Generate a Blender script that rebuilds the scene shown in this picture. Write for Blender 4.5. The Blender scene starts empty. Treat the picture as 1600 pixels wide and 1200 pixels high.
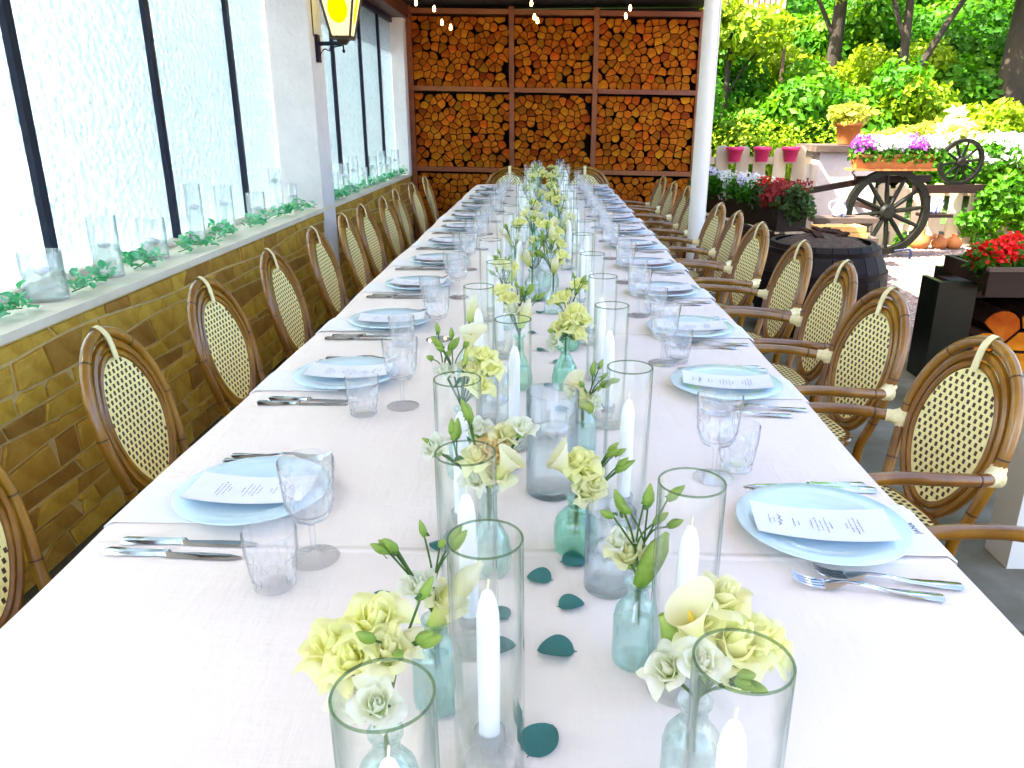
import bpy, math, random
import numpy as np
from mathutils import Vector, Matrix, Euler
rnd = random.Random(7)
PI = math.pi; TAU = 2*PI
S = bpy.context.scene
C = bpy.data.collections.new('scene_collection'); S.collection.children.link(C)

# ------------------------------------------------------------------ camera, sky, sun, exposure
def set_camera():
    pitch, yaw, roll = .3316, .0447, -.0044
    cy, sy, cp, sp = math.cos(yaw), math.sin(yaw), math.cos(pitch), math.sin(pitch)
    f = Vector((-sy*cp, cy*cp, -sp)); r = Vector((cy, sy, 0)); u = r.cross(f)
    c, s = math.cos(roll), math.sin(roll)
    r, u = c*r + s*u, -s*r + c*u
    cam = bpy.data.cameras.new('camera'); o = bpy.data.objects.new('camera', cam); C.objects.link(o)
    m = Matrix((r, u, -f)).transposed().to_4x4(); m.translation = (.0308, 0, 1.367)
    o.matrix_world = m
    cam.sensor_width = 36; cam.lens = 27.0; cam.clip_start = .02; cam.clip_end = 400
    S.camera = o
set_camera()
SUN_EL, SUN_AZ = math.radians(52), math.radians(199)       # azimuth counter-clockwise from +X
W = bpy.data.worlds.new('World'); S.world = W; W.use_nodes = True
nt = W.node_tree; nt.nodes.clear()
sky = nt.nodes.new('ShaderNodeTexSky'); sky.sky_type = 'NISHITA'; sky.sun_disc = False
sky.sun_elevation = SUN_EL; sky.sun_rotation = PI/2 - SUN_AZ; sky.dust_density = 4; sky.air_density = .8
bg = nt.nodes.new('ShaderNodeBackground'); bg.inputs['Strength'].default_value = .15
wo = nt.nodes.new('ShaderNodeOutputWorld')
nt.links.new(sky.outputs[0], bg.inputs[0]); nt.links.new(bg.outputs[0], wo.inputs[0])
sl = bpy.data.lights.new('sun', 'SUN'); sl.energy = 5; sl.angle = math.radians(.5); sl.color = (1, .95, .86)
so = bpy.data.objects.new('sun', sl); C.objects.link(so)
so.rotation_euler = Vector((math.cos(SUN_EL)*math.cos(SUN_AZ), math.cos(SUN_EL)*math.sin(SUN_AZ), math.sin(SUN_EL))).to_track_quat('Z', 'Y').to_euler()
S.view_settings.view_transform = 'Standard'; S.view_settings.look = 'None'
S.view_settings.exposure = 3.05; S.view_settings.gamma = 1; S.view_settings.use_curve_mapping = False
S.render.engine = 'CYCLES'
cy = S.cycles
cy.use_denoising = True
try: cy.denoiser = 'OPENIMAGEDENOISE'
except Exception: pass
cy.max_bounces = 14; cy.diffuse_bounces = 5; cy.glossy_bounces = 6; cy.transmission_bounces = 14
cy.transparent_max_bounces = 64; cy.sample_clamp_indirect = 6; cy.caustics_reflective = False; cy.caustics_refractive = True

# ------------------------------------------------------------------ materials
def mat(name):
    m = bpy.data.materials.new(name); m.use_nodes = True; t = m.node_tree; t.nodes.clear()
    o = t.nodes.new('ShaderNodeOutputMaterial')
    return m, t, o
def nd(t, typ, **kw):
    n = t.nodes.new(typ)
    for k, v in kw.items():
        if k in n.inputs: n.inputs[k].default_value = v
        else: setattr(n, k, v)
    return n
def c4(c): return (c[0], c[1], c[2], 1)
def ramp(t, fac, stops):
    r = t.nodes.new('ShaderNodeValToRGB'); e = r.color_ramp.elements
    e[0].position, e[0].color = stops[0][0], c4(stops[0][1])
    e[1].position, e[1].color = stops[-1][0], c4(stops[-1][1])
    for p, c in stops[1:-1]:
        q = e.new(p); q.color = c4(c)
    t.links.new(fac, r.inputs[0]); return r.outputs[0]
def coords(t, scale=(1, 1, 1), kind='Object'):
    tc = nd(t, 'ShaderNodeTexCoord'); mp = nd(t, 'ShaderNodeMapping'); mp.inputs['Scale'].default_value = scale
    t.links.new(tc.outputs[kind], mp.inputs[0]); return mp.outputs[0]
def noise(t, vec, scale, detail=4, rough=.6, out='Fac'):
    n = nd(t, 'ShaderNodeTexNoise', Scale=scale, Detail=detail, Roughness=rough)
    t.links.new(vec, n.inputs['Vector']); return n.outputs[out]
def bump(t, h, strength, dist=.01):
    b = nd(t, 'ShaderNodeBump', Strength=strength, Distance=dist); t.links.new(h, b.inputs['Height']); return b.outputs[0]
def surf(name, stops, scale=8, nscale=(1, 1, 1), rough=.6, bumpk=0, bdist=.01, bscale=None, metallic=0, spec=.5, rvar=0, detail=5, sheen=0, coat=0):
    """principled surface: noise-driven colour ramp, bump and an optional per-object tone shift"""
    m, t, o = mat(name)
    v = coords(t, nscale); n = noise(t, v, scale, detail)
    p = nd(t, 'ShaderNodeBsdfPrincipled', Roughness=rough, Metallic=metallic)
    p.inputs['Specular IOR Level'].default_value = spec
    if sheen: p.inputs['Sheen Weight'].default_value = sheen
    if coat: p.inputs['Coat Weight'].default_value = coat; p.inputs['Coat Roughness'].default_value = .12
    col = ramp(t, n, stops)
    if rvar:
        oi = nd(t, 'ShaderNodeObjectInfo'); mr = nd(t, 'ShaderNodeMapRange')
        mr.inputs['To Min'].default_value = 1-rvar; mr.inputs['To Max'].default_value = 1+rvar
        t.links.new(oi.outputs['Random'], mr.inputs['Value'])
        hs = nd(t, 'ShaderNodeHueSaturation'); t.links.new(mr.outputs[0], hs.inputs['Value']); t.links.new(col, hs.inputs['Color'])
        ad = nd(t, 'ShaderNodeMapRange'); ad.inputs['To Min'].default_value = .5-rvar*.05; ad.inputs['To Max'].default_value = .5+rvar*.05
        t.links.new(oi.outputs['Random'], ad.inputs['Value']); t.links.new(ad.outputs[0], hs.inputs['Hue'])
        col = hs.outputs[0]
    t.links.new(col, p.inputs['Base Color'])
    if bumpk: t.links.new(bump(t, noise(t, v, bscale or scale*3, 5), bumpk, bdist), p.inputs['Normal'])
    t.links.new(p.outputs[0], o.inputs[0]); return m
def leafmat(name, stops, trans=.45, scale=1.2, rough=.55, grad=None, rvar=0):
    """thin leaf or petal: diffuse + translucent, clumpy colour; grad = stops along the mesh's local z"""
    m, t, o = mat(name)
    v = coords(t); n = noise(t, v, scale, 3)
    col = ramp(t, n, stops)
    if grad:
        sp = nd(t, 'ShaderNodeSeparateXYZ'); tc = nd(t, 'ShaderNodeTexCoord'); t.links.new(tc.outputs['Generated'], sp.inputs[0])
        g = ramp(t, sp.outputs['Z'], grad); mx = nd(t, 'ShaderNodeMix', data_type='RGBA', blend_type='MULTIPLY'); mx.inputs[0].default_value = 1
        t.links.new(col, mx.inputs[6]); t.links.new(g, mx.inputs[7]); col = mx.outputs[2]
    p = nd(t, 'ShaderNodeBsdfPrincipled', Roughness=rough); t.links.new(col, p.inputs['Base Color'])
    p.inputs['Specular IOR Level'].default_value = .3
    tr = nd(t, 'ShaderNodeBsdfTranslucent'); t.links.new(col, tr.inputs[0])
    mx = nd(t, 'ShaderNodeMixShader'); mx.inputs[0].default_value = trans
    t.links.new(p.outputs[0], mx.inputs[1]); t.links.new(tr.outputs[0], mx.inputs[2]); t.links.new(mx.outputs[0], o.inputs[0]); return m
def thinglass(name, tint, edge, rough=.0, gloss=1.0, base=.03):
    """clear wall of a vessel: straight-through, tinted more where the wall is seen edge-on, with Fresnel reflection"""
    m, t, o = mat(name)
    lw = nd(t, 'ShaderNodeLayerWeight', Blend=.5)
    mid = tuple((a+b)/2 for a, b in zip(tint, edge))
    col = ramp(t, lw.outputs['Facing'], [(0, tint), (.6, tint), (.82, mid), (1, edge)])
    tr = nd(t, 'ShaderNodeBsdfTransparent'); t.links.new(col, tr.inputs[0])
    gl = nd(t, 'ShaderNodeBsdfGlossy', Roughness=rough); gl.inputs[0].default_value = (gloss, gloss, gloss, 1)
    f5 = nd(t, 'ShaderNodeLayerWeight', Blend=.5); pw = nd(t, 'ShaderNodeMath', operation='POWER'); pw.inputs[1].default_value = 4.5
    t.links.new(f5.outputs['Facing'], pw.inputs[0]); ma = nd(t, 'ShaderNodeMath', operation='MULTIPLY_ADD'); ma.inputs[1].default_value = .75; ma.inputs[2].default_value = base
    t.links.new(pw.outputs[0], ma.inputs[0])
    mx = nd(t, 'ShaderNodeMixShader'); t.links.new(ma.outputs[0], mx.inputs[0])
    t.links.new(tr.outputs[0], mx.inputs[1]); t.links.new(gl.outputs[0], mx.inputs[2]); t.links.new(mx.outputs[0], o.inputs[0]); return m
def thickglass(name, tint, mixk=.65, ior=1.45):
    m, t, o = mat(name)
    g = nd(t, 'ShaderNodeBsdfGlass', IOR=ior, Roughness=0.0); g.inputs[0].default_value = c4(tint)
    tr = nd(t, 'ShaderNodeBsdfTransparent'); tr.inputs[0].default_value = c4(tint)
    mx = nd(t, 'ShaderNodeMixShader'); mx.inputs[0].default_value = mixk
    t.links.new(tr.outputs[0], mx.inputs[1]); t.links.new(g.outputs[0], mx.inputs[2]); t.links.new(mx.outputs[0], o.inputs[0]); return m
def emit(name, col, s):
    m, t, o = mat(name); e = nd(t, 'ShaderNodeEmission', Strength=s); e.inputs[0].default_value = c4(col)
    t.links.new(e.outputs[0], o.inputs[0]); return m

def cutglass(name, tint, edge, k, ior=1.45, r0=.58, r1=1):
    """vessel glass: clear with darker facets seen edge-on, Fresnel gloss, and a share of true refraction"""
    m = thinglass(name, tint, edge, base=.07); t = m.node_tree; o = next(n for n in t.nodes if n.type == 'OUTPUT_MATERIAL'); src = o.inputs[0].links[0].from_socket
    e = next(n for n in t.nodes if n.type == 'VALTORGB').color_ramp.elements
    e[1].position, e[2].position, e[3].position = r0, (r0+r1)/2, r1
    g = nd(t, 'ShaderNodeBsdfGlass', IOR=ior, Roughness=0.0); g.inputs[0].default_value = c4(tuple(min(1, x*1.01) for x in tint))
    mx = nd(t, 'ShaderNodeMixShader'); mx.inputs[0].default_value = k
    t.links.new(src, mx.inputs[1]); t.links.new(g.outputs[0], mx.inputs[2]); t.links.new(mx.outputs[0], o.inputs[0]); return m
MT = {}
MT['cloth'] = None
def cloth_mat():
    m, t, o = mat('table_linen'); v = coords(t)
    p = nd(t, 'ShaderNodeBsdfPrincipled', Roughness=.85); p.inputs['Sheen Weight'].default_value = .1
    p.inputs['Specular IOR Level'].default_value = .2
    t.links.new(ramp(t, noise(t, v, 3, 3), [(.3, (.86, .745, .675)), (.7, (.90, .795, .73))]), p.inputs['Base Color'])
    v2 = coords(t, (1, .22, 1)); v3 = coords(t, (.3, 1, 1))
    a = noise(t, v2, 15, 5, .6); b = noise(t, v3, 7, 5, .6)
    ad = nd(t, 'ShaderNodeMath', operation='ADD'); t.links.new(a, ad.inputs[0]); t.links.new(b, ad.inputs[1])
    w = nd(t, 'ShaderNodeTexNoise', Scale=1500, Detail=1); t.links.new(v, w.inputs['Vector'])
    ml = nd(t, 'ShaderNodeMath', operation='MULTIPLY_ADD'); ml.inputs[1].default_value = .02
    t.links.new(w.outputs['Fac'], ml.inputs[0]); t.links.new(ad.outputs[0], ml.inputs[2])
    sp = nd(t, 'ShaderNodeSeparateXYZ'); t.links.new(v, sp.inputs[0]); hgt = ml.outputs[0]
    def crease(axis, period, off):
        nonlocal hgt
        wob = nd(t, 'ShaderNodeMath', operation='MULTIPLY_ADD'); wob.inputs[1].default_value = .03; t.links.new(noise(t, v, 1.5, 2), wob.inputs[0]); t.links.new(sp.outputs[axis], wob.inputs[2])
        pp = nd(t, 'ShaderNodeMath', operation='PINGPONG'); pp.inputs[1].default_value = period; ad0 = nd(t, 'ShaderNodeMath', operation='ADD'); ad0.inputs[1].default_value = off
        t.links.new(wob.outputs[0], ad0.inputs[0]); t.links.new(ad0.outputs[0], pp.inputs[0])
        mr = nd(t, 'ShaderNodeMapRange', interpolation_type='SMOOTHSTEP'); mr.inputs['From Max'].default_value = .012; mr.inputs['To Min'].default_value = .55; mr.inputs['To Max'].default_value = 0
        t.links.new(pp.outputs[0], mr.inputs['Value']); a2 = nd(t, 'ShaderNodeMath', operation='ADD'); t.links.new(hgt, a2.inputs[0]); t.links.new(mr.outputs[0], a2.inputs[1]); hgt = a2.outputs[0]
    crease('Y', .62, .21); crease('X', .45, .08)
    t.links.new(bump(t, hgt, .85, .006), p.inputs['Normal']); t.links.new(p.outputs[0], o.inputs[0]); return m
MT['cloth'] = cloth_mat()
MT['napkin'] = surf('napkin_linen', [(.3, (.84, .83, .85)), (.7, (.88, .87, .88))], 20, rough=.85, bumpk=.15, bdist=.002, bscale=160)
MT['paper'] = surf('menu_paper', [(.3, (.80, .80, .87)), (.7, (.84, .84, .90))], 30, rough=.6, bumpk=.05, bdist=.001, bscale=300)
MT['ink'] = surf('printed_ink', [(.3, (.12, .12, .2)), (.7, (.2, .2, .28))], 40, rough=.6)
MT['plate'] = surf('pale_blue_glaze', [(.3, (.56, .74, .82)), (.7, (.64, .80, .87))], 6, rough=.12, spec=.6, coat=.5)
MT['steel'] = surf('polished_cutlery', [(.3, (.50, .52, .56)), (.7, (.58, .60, .63))], 9, rough=.13, metallic=1)
MT['wax'] = surf('white_wax', [(.3, (.86, .86, .88)), (.7, (.9, .9, .92))], 30, rough=.35, spec=.4)
MT['wick'] = surf('cotton_wick', [(.3, (.75, .68, .45)), (.7, (.82, .76, .55))], 60, rough=.9)
MT['tube'] = thinglass('clear_tube_glass', (.99, .995, .99), (.42, .52, .47))
MT['vase'] = cutglass('sill_vase_glass', (.97, .985, .99), (.08, .18, .28), .12, r0=.52)
MT['rim'] = thinglass('green_glass_edge', (.60, .70, .56), (.32, .42, .31))
MT['crystal'] = cutglass('cut_crystal', (.985, .99, 1.0), (.04, .08, .20), .10, r0=.6, r1=1)
MT['holder'] = cutglass('clear_holder_glass', (.98, .99, .99), (.25, .33, .34), .3)
MT['aqua'] = cutglass('aqua_bottle_glass', (.90, .975, .965), (.22, .55, .52), .3)
MT['green'] = cutglass('green_bottle_glass', (.80, .95, .89), (.08, .40, .28), .3)
MT['clear'] = cutglass('pale_bottle_glass', (.95, .985, .975), (.30, .50, .44), .3)
MT['water'] = cutglass('still_water', (.975, .992, .992), (.42, .62, .60), .2, 1.33)
MT['rattan'] = surf('varnished_rattan', [(.25, (.12, .042, .001)), (.55, (.24, .10, .003)), (.8, (.40, .20, .012))], 9, (1, 1, .5), rough=.28, bumpk=.15, bdist=.003, rvar=.12, coat=.6)
MT['node'] = surf('dark_cane_joint', [(.3, (.035, .015, .006)), (.7, (.06, .028, .01))], 30, rough=.5)
MT['cream'] = surf('cream_weave_strand', [(.3, (.90, .78, .30)), (.7, (.95, .87, .45))], 60, (1, 1, 1), rough=.45, bumpk=.4, bdist=.002, bscale=120)
MT['strand'] = surf('brown_weave_strand', [(.3, (.045, .022, .014)), (.7, (.075, .038, .02))], 80, rough=.5)
MT['tie'] = surf('cream_cane_binding', [(.3, (.80, .70, .34)), (.7, (.92, .84, .52))], 40, (1, 8, 1), rough=.4, bumpk=.5, bdist=.002, bscale=90)
MT['stone'] = surf('ledge_stone', [(.2, (.28, .13, .007)), (.45, (.45, .245, .022)), (.65, (.55, .335, .045)), (.85, (.41, .19, .012))], 11, (1, 1, 1), rough=.6, detail=10, bumpk=.9, bdist=.012, bscale=34, rvar=.28)
MT['mortar'] = surf('pale_mortar', [(.3, (.58, .43, .17)), (.7, (.68, .54, .25))], 30, rough=.9, bumpk=.3, bdist=.004)
MT['sill'] = surf('sill_plaster', [(.3, (.72, .66, .52)), (.7, (.82, .77, .66))], 7, rough=.55, bumpk=.1, bdist=.004)
MT['stucco'] = surf('white_stucco', [(.3, (.70, .68, .70)), (.7, (.80, .78, .78))], 5, rough=.9, bumpk=.7, bdist=.012, bscale=34)
MT['whitepost'] = surf('white_painted_post', [(.25, (.70, .66, .58)), (.8, (.80, .77, .70))], 6, (1, 1, .5), rough=.5, bumpk=.1, bdist=.003)
MT['iron'] = surf('dark_blue_iron', [(.3, (.003, .007, .024)), (.7, (.008, .014, .040))], 14, spec=.25, rough=.4, bumpk=.1, bdist=.003)
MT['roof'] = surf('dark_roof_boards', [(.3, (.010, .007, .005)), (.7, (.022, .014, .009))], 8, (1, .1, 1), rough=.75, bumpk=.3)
MT['bounceboards'] = surf('pale_bounce_boards', [(.3, (.62, .58, .52)), (.7, (.74, .70, .64))], 5, (1, .1, 1), rough=.7, bumpk=.3)
MT['beam'] = surf('dark_brown_beam', [(.3, (.05, .014, .008)), (.7, (.10, .032, .016))], 6, (1, .1, 1), rough=.5, bumpk=.3)
MT['rackwood'] = surf('rack_timber', [(.3, (.17, .042, .007)), (.7, (.32, .095, .017))], 7, (.3, 1, 1), rough=.55, bumpk=.3, rvar=.15)
MT['bark'] = surf('log_bark', [(.3, (.018, .006, .002)), (.7, (.045, .016, .006))], 18, spec=.2, rough=.9, bumpk=.8, bdist=.01)
MT['floor'] = surf('patio_concrete', [(.25, (.05, .042, .016)), (.5, (.11, .10, .065)), (.75, (.20, .19, .155))], 2.2, spec=.15, rough=.8, bumpk=.25, bdist=.006, bscale=60, detail=9)
MT['ground'] = surf('gravel_ground', [(.3, (.13, .085, .065)), (.5, (.21, .16, .13)), (.7, (.29, .235, .20))], 55, rough=.95, bumpk=.9, bdist=.02, bscale=70)
MT['pebble'] = surf('pale_pebble', [(.3, (.13, .075, .06)), (.7, (.30, .22, .19))], 9, rough=.85)
MT['soil'] = surf('dark_soil', [(.3, (.03, .018, .010)), (.7, (.09, .05, .025))], 25, rough=.95, bumpk=.9, bdist=.02)
MT['hill'] = surf('leafy_bank', [(.3, (.025, .06, .010)), (.7, (.06, .12, .015))], 2, rough=.95, bumpk=.5, bdist=.1)
MT['pickets'] = surf('cream_fence_paint', [(.3, (.44, .34, .20)), (.7, (.60, .49, .33))], 6, (1, 1, .3), rough=.6, bumpk=.2, bdist=.004, rvar=.1)
MT['terra'] = surf('terracotta', [(.3, (.34, .095, .016)), (.7, (.45, .15, .028))], 10, rough=.7, bumpk=.1, bdist=.003)
MT['pink'] = surf('pink_plastic', [(.3, (.60, .02, .11)), (.7, (.68, .04, .15))], 6, rough=.35)
MT['wheel'] = surf('tarred_wheel_wood', [(.3, (.003, .005, .003)), (.7, (.012, .010, .005))], 12, spec=.15, rough=.5, bumpk=.4, bdist=.005)
MT['oldwood'] = surf('weathered_wood', [(.3, (.035, .020, .012)), (.7, (.10, .065, .042))], 9, (.25, 1, 1), rough=.8, bumpk=.5)
MT['darkwood'] = surf('dark_stained_wood', [(.3, (.006, .0025, .0015)), (.7, (.022, .009, .004))], 8, (.25, 1, 1), spec=.2, rough=.45, bumpk=.3)
MT['yellowwood'] = surf('split_plank', [(.3, (.45, .22, .05)), (.7, (.60, .34, .09))], 9, (.2, 1, 1), rough=.7, bumpk=.3)
MT['blackbox'] = surf('black_green_paint', [(.3, (.003, .0045, .002)), (.7, (.008, .010, .005))], 5, spec=.2, rough=.3, bumpk=.2, bdist=.004)
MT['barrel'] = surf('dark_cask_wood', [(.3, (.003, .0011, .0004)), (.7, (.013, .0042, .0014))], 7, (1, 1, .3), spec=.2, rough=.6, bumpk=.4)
MT['enamel'] = surf('blue_white_enamel', [(.42, (.06, .10, .30)), (.5, (.70, .72, .78)), (.6, (.75, .77, .80))], 14, (2, 2, .6), rough=.2)
MT['bark2'] = surf('tree_bark', [(.3, (.008, .005, .0015)), (.7, (.028, .018, .005))], 6, (1, 1, .3), rough=.9, bumpk=.8, bdist=.03)
MT['slat'] = surf('pale_red_slat', [(.3, (.40, .22, .14)), (.7, (.52, .32, .22))], 6, rough=.7)
MT['housewall'] = surf('brown_house_boards', [(.3, (.08, .04, .02)), (.7, (.14, .07, .035))], 5, rough=.8)
MT['leaf_a'] = leafmat('fresh_leaf', [(.3, (.035, .16, .002)), (.5, (.065, .22, .003)), (.7, (.14, .28, .005))], .55, 1.6)
MT['leaf_b'] = leafmat('yellow_green_leaf', [(.3, (.14, .28, .004)), (.7, (.30, .38, .008))], .55, 1.6)
MT['leaf_c'] = leafmat('deep_green_leaf', [(.3, (.028, .14, .003)), (.7, (.065, .20, .005))], .6, 1.6)
MT['leaf_pale'] = leafmat('pale_variegated_leaf', [(.35, (.10, .22, .06)), (.6, (.55, .6, .42))], .4, 6)
MT['leaf_dark'] = leafmat('dark_plant_leaf', [(.3, (.03, .05, .012)), (.7, (.06, .12, .02))], .35, 9)
MT['leaf_euc'] = leafmat('eucalyptus_leaf', [(.3, (.040, .17, .16)), (.7, (.08, .26, .24))], .15, 40, rvar=.2)
MT['leaf_sill'] = leafmat('sill_eucalyptus_leaf', [(.3, (.06, .42, .10)), (.48, (.14, .56, .28)), (.58, (.34, .72, .52)), (.72, (.32, .60, .05))], .5, 14)
MT['gold_leaf'] = leafmat('golden_leaf', [(.3, (.25, .30, .02)), (.7, (.50, .48, .06))], .5, 5)
MT['stem'] = surf('flower_stem', [(.3, (.025, .085, .012)), (.7, (.06, .15, .02))], 40, rough=.45)
MT['petal_cream'] = leafmat('cream_petal', [(.3, (.86, .84, .50)), (.7, (.92, .90, .64))], .5, 30, grad=[(0, (.72, .85, .35)), (.45, (.98, 1, .86)), (1, (1, 1, 1))])
MT['petal_yellow'] = leafmat('yellow_cream_petal', [(.3, (.92, .90, .42)), (.7, (.96, .95, .64))], .5, 25, grad=[(0, (.72, .90, .30)), (.4, (.98, 1, .80)), (1, (1, 1, 1))])
MT['petal_white'] = leafmat('white_petal', [(.3, (.82, .83, .72)), (.7, (.88, .88, .80))], .5, 30, grad=[(0, (.72, .85, .35)), (.45, (.98, 1, .86)), (1, (1, 1, 1))])
MT['petal_peach'] = leafmat('peach_petal', [(.3, (.82, .62, .30)), (.7, (.88, .74, .42))], .5, 25, grad=[(0, (.72, .90, .30)), (.4, (.98, 1, .80)), (1, (1, 1, 1))])
MT['calla'] = leafmat('calla_spathe', [(.3, (.86, .84, .62)), (.7, (.90, .88, .70))], .4, 20, grad=[(0, (.55, .75, .12)), (.4, (.92, .94, .50)), (.8, (1, 1, 1))])
MT['bud'] = leafmat('green_bud', [(.3, (.22, .38, .05)), (.7, (.50, .60, .16))], .3, 50, grad=[(0, (.55, .75, .4)), (1, (1, 1, 1))])
MT['spadix'] = surf('yellow_spadix', [(.3, (.7, .5, .05)), (.7, (.8, .6, .1))], 90, rough=.8)
MT['red'] = leafmat('red_geranium_petal', [(.3, (.55, .004, .004)), (.7, (.75, .012, .01))], .3, 9)
MT['darkred'] = leafmat('dark_red_petal', [(.3, (.20, .012, .012)), (.7, (.32, .03, .025))], .3, 9)
MT['mauve'] = leafmat('pale_mauve_petal', [(.3, (.62, .52, .72)), (.7, (.80, .74, .84))], .4, 9)
MT['purple'] = leafmat('purple_petal', [(.3, (.36, .06, .46)), (.7, (.58, .14, .62))], .4, 9)
MT['whitefl'] = leafmat('white_blossom', [(.3, (.78, .78, .68)), (.7, (.86, .84, .74))], .4, 9)
MT['lampglass'] = emit('lit_lantern_pane', (1, .84, .42), .19)
MT['lampyellow'] = emit('lit_yellow_disc', (1, .86, .0), .15)
MT['lampink'] = surf('lantern_print', [(.3, (.35, .18, .01)), (.7, (.45, .24, .02))], 30, rough=.6)
MT['bulb'] = emit('lit_bulb', (1, .52, .14), 9)
MT['lanternframe'] = surf('aged_bronze', [(.3, (.02, .011, .002)), (.7, (.06, .03, .006))], 20, rough=.5)

def endgrain():
    m, t, o = mat('split_log_end'); oi = nd(t, 'ShaderNodeObjectInfo')
    tc = nd(t, 'ShaderNodeTexCoord'); sp = nd(t, 'ShaderNodeSeparateXYZ'); t.links.new(tc.outputs['Object'], sp.inputs[0])
    cb = nd(t, 'ShaderNodeCombineXYZ'); t.links.new(sp.outputs['X'], cb.inputs[0]); t.links.new(sp.outputs['Z'], cb.inputs[1])
    w = nd(t, 'ShaderNodeTexWave', wave_type='RINGS', rings_direction='Z', Scale=28, Distortion=3, Detail=2); t.links.new(cb.outputs[0], w.inputs['Vector'])
    n = noise(t, tc.outputs['Object'], 7, 5)
    ad = nd(t, 'ShaderNodeMath', operation='MULTIPLY_ADD'); ad.inputs[1].default_value = .09
    t.links.new(w.outputs['Fac'], ad.inputs[0]); t.links.new(n, ad.inputs[2])
    col = ramp(t, ad.outputs[0], [(.3, (.21, .040, .001)), (.55, (.40, .108, .002)), (.8, (.54, .21, .012))])
    hs = nd(t, 'ShaderNodeHueSaturation'); mr = nd(t, 'ShaderNodeMapRange'); mr.inputs['To Min'].default_value = .55; mr.inputs['To Max'].default_value = 1.3
    t.links.new(oi.outputs['Random'], mr.inputs['Value']); t.links.new(mr.outputs[0], hs.inputs['Value']); t.links.new(col, hs.inputs['Color'])
    m2 = nd(t, 'ShaderNodeMath', operation='FRACT'); m3 = nd(t, 'ShaderNodeMath', operation='MULTIPLY'); m3.inputs[1].default_value = 17.3
    t.links.new(oi.outputs['Random'], m3.inputs[0]); t.links.new(m3.outputs[0], m2.inputs[0])
    mh = nd(t, 'ShaderNodeMapRange'); mh.inputs['To Min'].default_value = .478; mh.inputs['To Max'].default_value = .512
    t.links.new(m2.outputs[0], mh.inputs['Value']); t.links.new(mh.outputs[0], hs.inputs['Hue'])
    p = nd(t, 'ShaderNodeBsdfPrincipled', Roughness=.8); p.inputs['Specular IOR Level'].default_value = .12; t.links.new(hs.outputs[0], p.inputs['Base Color'])
    t.links.new(bump(t, ad.outputs[0], .3, .006), p.inputs['Normal']); t.links.new(p.outputs[0], o.inputs[0]); return m
MT['logend'] = endgrain()
def hammered():
    m, t, o = mat('hammered_window_glass'); v = coords(t, (1, .8, 1))
    vo = nd(t, 'ShaderNodeTexVoronoi', Scale=30, feature='SMOOTH_F1'); t.links.new(v, vo.inputs['Vector'])
    n = noise(t, v, 18, 3); ad = nd(t, 'ShaderNodeMath', operation='ADD'); t.links.new(vo.outputs['Distance'], ad.inputs[0]); t.links.new(n, ad.inputs[1])
    b = bump(t, ad.outputs[0], .25, .03)
    tr = nd(t, 'ShaderNodeBsdfTranslucent'); t.links.new(ramp(t, ad.outputs[0], [(.35, (.33, .42, .46)), (.8, (.365, .46, .505)), (1.2, (.39, .49, .535))]), tr.inputs[0]); t.links.new(b, tr.inputs['Normal'])
    rf = nd(t, 'ShaderNodeBsdfRefraction', Roughness=.22, IOR=1.25); rf.inputs[0].default_value = (.92, .97, .98, 1); t.links.new(b, rf.inputs['Normal'])
    m1 = nd(t, 'ShaderNodeMixShader'); m1.inputs[0].default_value = .3; t.links.new(tr.outputs[0], m1.inputs[1]); t.links.new(rf.outputs[0], m1.inputs[2])
    gl = nd(t, 'ShaderNodeBsdfGlossy', Roughness=.12); t.links.new(b, gl.inputs['Normal']); fr = nd(t, 'ShaderNodeFresnel', IOR=1.45)
    m2 = nd(t, 'ShaderNodeMixShader'); t.links.new(fr.outputs[0], m2.inputs[0]); t.links.new(m1.outputs[0], m2.inputs[1]); t.links.new(gl.outputs[0], m2.inputs[2])
    t.links.new(m2.outputs[0], o.inputs[0]); return m
MT['pane'] = hammered()

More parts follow.
